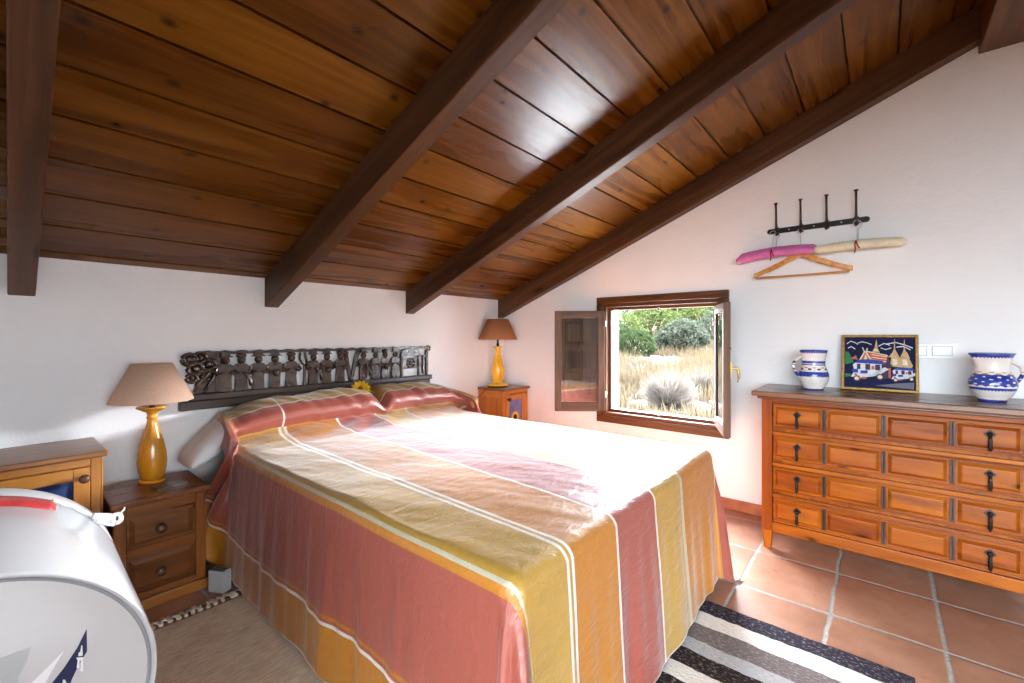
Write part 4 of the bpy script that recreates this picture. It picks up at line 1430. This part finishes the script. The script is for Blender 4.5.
# white pillow that pokes out beside the bedspread
pw_ = MB()
n = 26
G = []
pc_ = Vector((.925, 2.832, .722))
for side in (1, -1):
    rows = []
    for i in range(n + 1):
        u = -1 + 2 * i / n
        row = []
        for j in range(n + 1):
            v = -1 + 2 * j / n
            hh = max(0.0, (1 - u ** 4) * (1 - v ** 4)) ** .5
            zz = side * (.070 - .006 * v) * hh + .004 * nz(u * 3, v * 3, side)
            xx, yy = u * .275 * (1 - .06 * v * v), v * .15 * (1 - .08 * u * u)
            sag = -.21 * max(0, -u - .30)
            row.append(Vector((xx, yy, zz + sag + .0)))
        rows.append(row)
    pw_.grid(rows)
bmesh.ops.remove_doubles(pw_.bm, verts=pw_.bm.verts, dist=.0015)
bmesh.ops.recalc_face_normals(pw_.bm, faces=pw_.bm.faces)
po_ = pw_.obj('pillow', M['linen'], smooth=True)
po_.location = pc_
tag(po_, 'white pillow sticking out past the bedspread beside the nightstand', 'pillow')

# cloth sunflower on the pillows
fl = thing('cloth_flower', 'yellow cloth sunflower lying on the pillows against the headboard', 'flower', (1.675, 2.80, .872), 0)
RM = Euler((math.radians(58), math.radians(-12), math.radians(-25))).to_matrix().to_4x4()
for ring, (n, r0, r1, tilt) in enumerate(((13, .015, .070, .10), (11, .012, .056, .35))):
    pt = MB()
    for k in range(n):
        a = 2 * PI * (k + .5 * ring) / n
        R2 = RM @ Matrix.Translation((0, 0, .006 + .008 * ring)) @ Euler((0, 0, a)).to_matrix().to_4x4() @ Euler((0, -tilt, 0)).to_matrix().to_4x4()
        wdt = .013
        pt.prism([(r0, -wdt * .5), ((r0 + r1) * .55, -wdt), (r1 * .93, -wdt * .5), (r1, 0), (r1 * .93, wdt * .5), ((r0 + r1) * .55, wdt), (r0, wdt * .5)], 0, .003, 'xy', 'x', R2)
    pt.obj('petal_ring', M['petal2'], fl)
MB().ball((0, 0, .02), (.020, .020, .010), 16, 8, RM).obj('seed_head', plain('orange seed head', (.50, .20, .02), .8, .2, namt=.4), fl)
lf = MB()
for a in (-.5, -1.2):
    R2 = RM @ Euler((0, 0, a)).to_matrix().to_4x4()
    lf.prism([(.03, -.008), (.06, -.018), (.10, 0), (.06, .018), (.03, .008)], -.002, .001, 'xy', 'x', R2)
lf.obj('leaf', M['greenleaf'], fl)

# ------------------------------------------------------------------ rugs
rg = thing('striped_rug', 'flat woven rug with black, white and navy stripes at the foot of the bed', 'rug', (0, 0, 0))
P = []
for i in range(121):
    x = .75 + (2.175 - .75) * i / 120
    row = []
    for j in range(61):
        y = -.092 + (.735) * j / 60 + .006 * nz(x * 6, j * .1, 0)
        xx = x + (.010 * nz(y * 6, 3, 0) if i > 110 else 0)
        e = min(1, min(i, 120 - i, j, 60 - j) / 1.0)
        row.append(Vector((xx, y, .003 + e * (.007 + .0015 * nz(x * 40, y * 40, 0)))))
    P.append(row)
o = MB().grid(P).obj('weave', M['stripedrug'], rg)
fg = MB()
for k in range(110):
    x = .78 + 1.38 * k / 109 + random.uniform(-.005, .005)
    l = random.uniform(.012, .028)
    fg.tube([(x, .636, .008), (x + random.uniform(-.006, .006), .636 + l * .6, .010), (x + random.uniform(-.01, .01), .636 + l, .004)], [.0022, .002, .0014], 5)
tag(fg.obj('fringe', M['fringe'], rg), kind='stuff')

rg = thing('beige_rug', 'beige woven rug with a knotted fringe beside the left of the bed', 'rug', (0, 0, 0))
P = []
for i in range(41):
    x = .315 + .64 * i / 40
    row = []
    for j in range(71):
        y = .75 + 1.605 * j / 70 + .008 * nz(x * 4, 2, 0)
        e = min(1, min(i, 40 - i, j, 70 - j))
        row.append(Vector((x, y, .003 + e * (.006 + .002 * nz(x * 20, y * 20, 0)))))
    P.append(row)
MB().grid(P).obj('weave', M['beigerug'], rg)
fg = MB()
for k in range(22):
    x = .325 + .62 * k / 21
    y = 2.358 + .008 * nz(x * 4, 2, 0)
    x += random.uniform(-.008, .008)
    fg.ball((x, y + .008, .010), (.008 + .004 * random.random(), .010, .008), 8, 6)
    for q_ in range(5):
        dx = random.uniform(-.026, .026)
        l = random.uniform(.035, .06)
        fg.tube([(x, y + .012, .012), (x + dx * .5, y + .012 + l * .5, .013), (x + dx, y + .012 + l, .005)], [.0045, .004, .0025], 5)
tag(fg.obj('fringe', M['fringe'], rg), kind='stuff')

# ------------------------------------------------------------------ white drum in the left foreground
DR, DL = .363, .735
DC = Vector((-.071, 1.512, .363))
dr = thing('white_drum', 'large glossy white drum lying on its side in the left foreground', 'drum', (DC.x, DC.y, 0))
dr.rotation_euler.x = .052
dr.location.z = .012
# local: axis along +y, near face at y=0
AX = Matrix.Translation((0, 0, DR)) @ Euler((-PI / 2, 0, -.014)).to_matrix().to_4x4()
b = MB().lathe([(DR - .030, .030), (DR - .012, .012), (DR - .006, .004), (DR - .002, .006), (DR, .016), (DR, DL - .165), (DR - .001, DL - .163), (DR - .001, DL - .157), (DR + .0, DL - .155), (DR, DL - .05), (DR - .008, DL - .02), (DR - .03, DL - .004), (DR - .06, DL), (.001, DL)], 128, AX)
b.obj('shell', M['gloss_white'], dr, smooth=False)
MB().lathe([(DR - .0125, .0125), (DR - .0145, .009), (DR - .019, .009), (DR - .021, .0135)], 128, AX, cap=False).obj('seal', M['greyseal'], dr, smooth=True)
MB().lathe([(DR - .021, .0135), (DR - .06, .010), (.001, .002)], 128, AX, cap=False).obj('end_panel', M['face_white'], dr, smooth=True)
# things on the end panel: placed by polar position on the face


def face_pt(a, c, lift=.0):
    """a to the right, c up from the face centre (metres) on the panel's near side"""
    rr = math.hypot(a, c)
    dep = .002 + (.010 - .002) * min(1, rr / (DR - .06))
    return Vector((a, dep - .0012 - lift, DR + c))


def face_poly(pts, lift):
    mb = MB()
    n = len(pts)
    A = [mb.bm.verts.new(face_pt(a, c, lift + .0008)) for a, c in pts]
    B = [mb.bm.verts.new(face_pt(a, c, -.004)) for a, c in pts]
    mb.bm.faces.new(A)
    mb.bm.faces.new(B[::-1])
    for k in range(n):
        mb.bm.faces.new([A[k], A[(k + 1) % n], B[(k + 1) % n], B[k]])
    bmesh.ops.recalc_face_normals(mb.bm, faces=mb.bm.faces)
    return mb


def face_from_px(px, py):
    u, v = (px - 512) / 439.5, (336 - py) / 439.5
    yaw = math.atan2(522, 439.5)
    d = Vector((math.sin(yaw) + u * math.cos(yaw), math.cos(yaw) - u * math.sin(yaw), v))
    t = (DC.y + .004) / d.y
    return (d.x * t - DC.x, 1.25 + d.z * t - DR)


fp = face_from_px
apex = fp(85.7, 626.5)
face_poly([apex, fp(0, 657.5), fp(-60, 690), fp(-60, 760), fp(30, 760), fp(40, 700), fp(60, 665)], .0).obj('grey_sail_print', M['greypr'], dr)['label'] = 'pale grey printed sail'
face_poly([apex, fp(74, 640), fp(52, 662), fp(24, 690), fp(-10, 720), fp(88, 760), fp(88.5, 684)], .0006).obj('white_sail_print', M['whitepr'], dr)['label'] = 'white printed sail edge'
face_poly([fp(85.3, 629), fp(76, 648), fp(63, 668), fp(52, 682), fp(40, 700), fp(85.5, 740), fp(86.2, 683), fp(85.8, 650)], .0012).obj('navy_sail_print', M['navy'], dr)['label'] = 'navy printed sail'
lt = []
mk = MB()


def add_face_poly(mb, pts, lift):
    A = [mb.bm.verts.new(face_pt(a, c, lift + .0008)) for a, c in pts]
    B = [mb.bm.verts.new(face_pt(a, c, -.002)) for a, c in pts]
    n = len(pts)
    mb.bm.faces.new(A)
    mb.bm.faces.new(B[::-1])
    for k in range(n):
        mb.bm.faces.new([A[k], A[(k + 1) % n], B[(k + 1) % n], B[k]])


for pts in ([(80, 645.5), (81, 646), (81.5, 656), (77, 656.5), (77.5, 653), (79, 652)], [(75, 658), (82, 657.5), (82, 660.5), (76.5, 661)], [(76.5, 661), (78.5, 661), (78, 668.5), (75.5, 668.5)], [(79.5, 661), (81.8, 661), (82, 672), (78.5, 671), (80, 668)], [(62, 680), (64, 680), (67, 686), (61, 686)]):
    add_face_poly(mk, [fp(*p) for p in pts], .0018)
bmesh.ops.recalc_face_normals(mk.bm, faces=mk.bm.faces)
mk.obj('white_emblem', M['whitepr'], dr)['label'] = 'white lettering marks on the navy sail'
# red tape and white cord in the seam groove on top of the shell


def shell_pt(phi, ax, lift):
    """phi from the top toward the right side"""
    return AX @ Vector(((DR + lift) * math.sin(phi), -(DR + lift) * math.cos(phi), ax))


tp_ = MB()
rows = []
for k in range(25):
    phi = -.5 + (.57 + .5) * k / 24
    wv = .0
    e0 = DL - .245 + .004 * nz(k * .3, 0, 0)
    e1 = DL - .138 + .003 * nz(k * .4, 2, 0)
    if k == 24:
        e0, e1 = e0 + .012, e1
    rows.append([shell_pt(phi, e0, .0012), shell_pt(phi, (e0 + e1) / 2, .0055), shell_pt(phi, e1, .0012)])
tp_.grid(rows)
to = tp_.obj('red_tape', M['redtape'], dr)
sm = to.modifiers.new('thick', 'SOLIDIFY')
sm.thickness = .0015
cp = MB()
path = [shell_pt(.55 + (.88 - .55) * k / 16, DL - .160 + .004 * math.sin(k), .005) for k in range(17)]
cp.tube(path, .006, 10)
co = cp.obj('cord', M['whitepl'], dr)
kn = MB()
e = path[-1]
for k in range(7):
    t_ = k / 6
    c0 = e + Vector((.010 + .045 * t_, -.004, -.008 - .020 * t_))
    ringp = [c0 + Vector((.004 * math.cos(a), (.012 + .003 * math.sin(k)) * math.cos(a), (.012 + .004 * t_) * math.sin(a))) for a in [2 * PI * q_ / 14 for q_ in range(14)]]
    kn.tube(ringp, .0065, 7, closed=True)
c0 = e + Vector((.060, -.004, -.026))
kn.tube([c0 + Vector((.016 * math.cos(a), .006 * math.sin(a * 2), .015 * math.sin(a))) for a in [2 * PI * q_ / 18 for q_ in range(18)]], .0075, 8, closed=True)
kn.tube([c0 + Vector((.012, 0, .012)), c0 + Vector((.024, 0, .026)), c0 + Vector((.026, 0, .034))], [.004, .003, .002], 6)
kn.tube([e, e + Vector((.03, 0, -.014)), c0 - Vector((.012, 0, 0))], [.012, .014, .010], 10)
kn.obj('cord_knot', M['whitepl'], co)
for sx in (-.12, .12):
    for sy, hh in ((.03, .002), (DL - .10, .002)):
        MB().b2(sx - .03, sx + .03, sy, sy + .05, -.014 - sy * .05, .045, 'x').obj('foot', M['blackpl'], dr, .003)

# small white slotted block beside the bed
bk = thing('plug_block', 'small white slotted block on the floor between nightstand and bedspread', 'block', (.728, 2.49, 0.0), math.radians(28))
MB().b2(-.024, .024, -.045, .045, .0, .105, 'z').obj('housing', M['greypl'], bk, .005)
s_ = MB()
for k in range(3):
    s_.b2(-.016 + .012 * k - .003, -.016 + .012 * k + .003, -.034, .034, .104, .1062, 'x')
for k in range(3):
    s_.b2(.0235, .0252, -.03 + .022 * k, -.018 + .022 * k, .02, .09, 'x')
s_.obj('slot', M['blackpl'], bk)

# ------------------------------------------------------------------ outdoors
def terr(x, y):
    d = max(0, x - 8.0)
    return -.05 + .10 * sstep(4, 8, x) + .00135 * d * d * (1 + .0006 * y) + .10 * nz(x * .25, y * .25, 0) + .5 * nz(x * .03, y * .03, 5) * sstep(15, 50, x)


N = NT('dry ground')
tc = N.n('TexCoord').outputs['Object']
n1 = N.n('TexNoise', {'Vector': tc, 'Scale': .6, 'Detail': 8.0, 'Roughness': .65}).outputs[0]
c = N.ramp(n1, [(.30, (.010, .0082, .006)), (.5, (.015, .0125, .009)), (.7, (.022, .0195, .016))])
N.bsdf(c, .95, .1, n1, .6, .2)
P = []
xs = [XB + .302 + (t / 90) ** 2 * 110 for t in range(91)]
for x in xs:
    P.append([Vector((x, y, terr(x, y))) for y in [(-60 + (60 + 80) * k / 120) for k in range(121)]])
g = MB().grid(P).obj('hillside', N.m)
tag(g, 'dry grassy hillside rising beyond the window', 'hillside', kind='structure')
yard = MB().b2(-16, XB + .2, -14, 12, -.25, -.13)
tag(yard.obj('terrace', N.m), 'plain ground behind the house', 'ground', kind='structure')

tr = MB().b2(XB + .301, XB + 2.0, -9, 9, -.2, -.02)  # pale strip hidden below the sill, added to bounce daylight onto the ceiling
tag(tr.obj('reflector', plain('pale outdoor paving', (.33, .32, .30), .9, .1, nscale=5, namt=.1)), 'pale paving added outside the window to bounce daylight up', 'reflector', kind='structure')
SHRUBS = [
    (622, 31, 3.0, 2.4, 'lime', 'lime green shrub seen just right of the left jamb of the window', 2200, False),
    (654, 34.5, 3.9, 3.2, 'lime', 'broad lime green shrub in the upper left middle of the window view', 2600, False),
    (635, 21.5, 2.0, 1.35, 'deep', 'dark green shrub below the broad lime shrub in the window view', 2200, False),
    (610, 25.5, 2.4, 1.9, 'deep', 'dark green shrub partly hidden by the left jamb of the window', 2200, False),
    (677, 41, 4.4, 4.4, 'deep', 'tall dark green shrub in the middle of the window view', 2600, False),
    (682, 24.5, 2.75, 1.75, 'sage', 'big round grey green bush nearest the grass in the window view', 4500, False),
    (705, 37, 4.2, 3.6, 'lime', 'yellow green shrub high on the right of the window view', 2600, False),
    (717, 30, 2.8, 2.3, 'sage', 'grey green shrub beside the right casement in the window view', 2200, False),
    (660, 28.5, 1.5, 1.25, 'twig', 'pale bare shrub between the lime shrub and the round bush', 1000, True),
    (637, 12.0, 1.0, .78, 'dark', 'small dark twiggy bush standing alone in the straw grass', 900, True),
    (669, 7.6, 1.15, .80, 'twig', 'large pale dry twig bush near the window sill', 2600, True),
    (702, 9.2, .9, .72, 'twig', 'smaller pale dry twig bush right of the large one', 1600, True),
    (600, 50, 4.2, 5.2, 'deep', 'distant dark shrub high at the left edge of the window view', 2200, False),
    (640, 54, 4.6, 5.6, 'sage', 'distant grey green shrub on the hilltop left of the middle', 2200, False),
    (664, 66, 5.0, 4.5, 'lime', 'distant lime shrub on the hilltop in the middle', 2200, False),
    (695, 56, 4.8, 6.0, 'deep', 'distant dark shrub on the hilltop right of the middle', 2200, False),
    (738, 52, 5.0, 5.6, 'sage', 'distant grey green shrub behind the right casement', 2200, False)]


def shrub_xy(px, dist):
    u = (px - 512) / 439.5
    yaw = math.atan2(522, 439.5)
    return (math.sin(yaw) + u * math.cos(yaw)) * dist, (math.cos(yaw) - u * math.sin(yaw)) * dist


gm = m_leaf('dry grass', (.030, .0215, .0115), (.050, .039, .025))
gr = bmesh.new()
keep = [shrub_xy(q[0], q[1]) + (q[2] * .52 + .12,) for q in SHRUBS]
rg_ = random.Random(4)
cnt = 0
while cnt < 19000:
    x = 5.5 + 26 * rg_.random() ** 1.5
    yc = x * .41
    y = yc + rg_.uniform(-.5, .5) * (2 + x * .34)
    if mnoise.noise(Vector((x * .35, y * .35, 8))) < -.12 or (x < 9 and rg_.random() < .5):
        continue
    if any(math.hypot(x - a, y - b) < c_ for a, b, c_ in keep):
        continue
    z = terr(x, y)
    hh = rg_.uniform(.18, .55) * (1.0 if x > 9 else .6)
    a = rg_.uniform(0, 2 * PI)
    wd = rg_.uniform(.012, .028)
    lean_ = rg_.uniform(0, .45)
    b_ = rg_.uniform(0, 2 * PI)
    p0 = Vector((x + wd * math.cos(a), y + wd * math.sin(a), z - .02))
    p1 = Vector((x - wd * math.cos(a), y - wd * math.sin(a), z - .02))
    p2 = Vector((x + lean_ * hh * math.cos(b_), y + lean_ * hh * math.sin(b_), z + hh))
    gr.faces.new([gr.verts.new(p0), gr.verts.new(p1), gr.verts.new(p2)])
    cnt += 1
me = bpy.data.meshes.new('dry_grass')
gr.to_mesh(me)
gr.free()
go = bpy.data.objects.new('dry_grass', me)
COL.objects.link(go)
me.materials.append(gm)
tag(go, 'tall dry straw coloured grass covering the hillside beyond the window', 'grass', kind='stuff')

leafm = {'lime': m_leaf('lime foliage', (.020, .027, .008), (.042, .052, .018)), 'deep': m_leaf('deep foliage', (.008, .012, .006), (.018, .026, .010)), 'sage': m_leaf('sage foliage', (.017, .020, .014), (.034, .038, .027)), 'twig': m_leaf('dry twigs', (0.0375, 0.0307, 0.0255), (0.0788, 0.0675, 0.0585)), 'dark': m_leaf('dark twigs', (0.0225, 0.0225, 0.0188), (0.0488, 0.0450, 0.0375))}
bark = plain('shrub stems', (.09, .06, .04), .9, .1)


def shrub(px, dist, w_, h_, kind, label, n=2200, twig=False):
    u = (px - 512) / 439.5
    yaw = math.atan2(522, 439.5)
    d = Vector((math.sin(yaw) + u * math.cos(yaw), math.cos(yaw) - u * math.sin(yaw)))
    x, y = d.x * dist, d.y * dist
    t = thing('shrub', label, 'shrub', (x, y, terr(x, y) - .05), 0, 'shrubs on the hillside')
    bm = bmesh.new()
    rr = random.Random(int(px * 7 + dist))
    for k in range(n):
        th = rr.uniform(0, 2 * PI)
        cz = rr.uniform(-.8, 1)
        s_ = math.sqrt(max(0, 1 - cz * cz))
        rad = rr.uniform(.62, 1.0) ** .6
        dirv = Vector((s_ * math.cos(th), s_ * math.sin(th), cz))
        lump = 1 + .28 * mnoise.noise(dirv * 2.4 + Vector((px, 0, 0)))
        p = Vector((dirv.x * w_ / 2 * rad * lump, dirv.y * w_ / 2 * rad * lump, h_ * .42 + dirv.z * h_ * .55 * rad * lump))
        if p.z < .02:
            p.z = .02 + rr.random() * .1 * h_
        ls = (w_ * .028) * rr.uniform(.6, 1.4)
        q = Euler((rr.uniform(0, 6), rr.uniform(0, 6), rr.uniform(0, 6))).to_matrix()
        if twig:
            base = Vector((rr.uniform(-.12, .12) * w_, rr.uniform(-.12, .12) * w_, 0))
            side = q @ Vector((.006 * w_ / 1.0, 0, 0))
            mid = base.lerp(p, .55) + Vector((0, 0, .06 * h_))
            v = [bm.verts.new(v_) for v_ in (base.lerp(p, .3) - side, base.lerp(p, .3) + side, p)]
            bm.faces.new(v)
        else:
            vs = [bm.verts.new(p + q @ Vector(v_) * ls) for v_ in ((-1, -.45, 0), (0, -.6, .1), (1, 0, 0), (0, .6, .1), (-1, .45, 0))]
            bm.faces.new(vs)
    me = bpy.data.meshes.new('foliage')
    bm.to_mesh(me)
    bm.free()
    o = bpy.data.objects.new('foliage' if not twig else 'twigs', me)
    COL.objects.link(o)
    o.parent = t
    me.materials.append(leafm[kind])
    st = MB()
    for k in range(5):
        a = 2 * PI * k / 5 + .3
        st.tube([(0, 0, 0), (.10 * w_ * math.cos(a), .10 * w_ * math.sin(a), h_ * .3), (.22 * w_ * math.cos(a), .22 * w_ * math.sin(a), h_ * .6)], [.03 * w_, .02 * w_, .008 * w_], 6)
    st.obj('stem', bark, t)
    return t


for sh_ in SHRUBS:
    shrub(*sh_)

# ------------------------------------------------------------------ light
wd = bpy.data.worlds.new('World')
S.world = wd
wd.use_nodes = True
nt = wd.node_tree
nt.nodes.clear()
out = nt.nodes.new('ShaderNodeOutputWorld')
bg = nt.nodes.new('ShaderNodeBackground')
tcn = nt.nodes.new('ShaderNodeTexCoord')
sp = nt.nodes.new('ShaderNodeSeparateXYZ')
rp = nt.nodes.new('ShaderNodeValToRGB')
nt.links.new(tcn.outputs['Generated'], sp.inputs[0])
nt.links.new(sp.outputs[2], rp.inputs[0])
rp.color_ramp.elements[0].position = 0.0
rp.color_ramp.elements[0].color = (.40, .42, .45, 1)
rp.color_ramp.elements[1].position = .7
rp.color_ramp.elements[1].color = (1.12, 1.24, 1.38, 1)
# brighter hazy sky on the sunny side, towards +x
vd = nt.nodes.new('ShaderNodeVectorMath')
vd.operation = 'DOT_PRODUCT'
nt.links.new(tcn.outputs['Generated'], vd.inputs[0])
vd.inputs[1].default_value = (.80, .12, .59)
mr = nt.nodes.new('ShaderNodeMapRange')
mr.interpolation_type = 'SMOOTHSTEP'
mr.inputs['From Min'].default_value = .55
mr.inputs['From Max'].default_value = 1.0
mr.inputs['To Min'].default_value = 1.0
mr.inputs['To Max'].default_value = 3.7
nt.links.new(vd.outputs['Value'], mr.inputs['Value'])
vs = nt.nodes.new('ShaderNodeVectorMath')
vs.operation = 'SCALE'
nt.links.new(rp.outputs[0], vs.inputs[0])
nt.links.new(mr.outputs[0], vs.inputs['Scale'])
nt.links.new(vs.outputs[0], bg.inputs[0])
bg.inputs[1].default_value = 13.5
nt.links.new(bg.outputs[0], out.inputs[0])


def portal(name, loc_, rot, sx, sy):
    l = bpy.data.lights.new(name, 'AREA')
    l.shape = 'RECTANGLE'
    l.size, l.size_y = sx, sy
    l.cycles.is_portal = True
    o = bpy.data.objects.new(name, l)
    COL.objects.link(o)
    o.location = loc_
    o.rotation_euler = rot
    return o


# area lights shine along local -Z
portal('window_portal', (XB + .31, (WY0 + WY1) / 2, (WZ0 + WZ1) / 2), (0, PI / 2, 0), WZ1 - WZ0, WY1 - WY0)
portal('opening_portal', (XL - .31, (LY0 + LY1) / 2, (LZ0 + LZ1) / 2), (0, -PI / 2, 0), LZ1 - LZ0, LY1 - LY0)
portal('front_portal', ((FX0 + FX1) / 2, YB - .31, (FZ0 + FZ1) / 2), (PI / 2, 0, PI), FX1 - FX0, FZ1 - FZ0)
sun = bpy.data.lights.new('sun', 'SUN')
sun.energy = 25.0
sun.angle = math.radians(40)
sun.color = (.95, .97, 1.0)
so = bpy.data.objects.new('sun', sun)
COL.objects.link(so)
sd = Vector((.97, -.20, .19)).normalized()      # towards the sun
so.rotation_euler = sd.to_track_quat('Z', 'Y').to_euler()
so.location = (9, 0, 6)

# ------------------------------------------------------------------ camera
cam = bpy.data.cameras.new('camera')
cam.sensor_width = 36
cam.lens = 439.5 / 1024 * 36
cam.shift_y = -5.5 / 1024
cam.clip_start = .05
co = bpy.data.objects.new('camera', cam)
COL.objects.link(co)
co.location = (0, 0, 1.25)
yaw = math.atan2(522, 439.5)
co.rotation_euler = (PI / 2, 0, -yaw)
S.camera = co

S.view_settings.view_transform = 'Standard'
S.view_settings.look = 'None'
S.view_settings.gamma = 1
S.view_settings.use_curve_mapping = False
S.view_settings.exposure = 1.75
S.cycles.use_denoising = True
S.cycles.max_bounces = 10
S.cycles.diffuse_bounces = 6
S.cycles.glossy_bounces = 4
S.cycles.transparent_max_bounces = 12
S.cycles.sample_clamp_indirect = 6.0
S.cycles.caustics_reflective = False
S.cycles.caustics_refractive = False
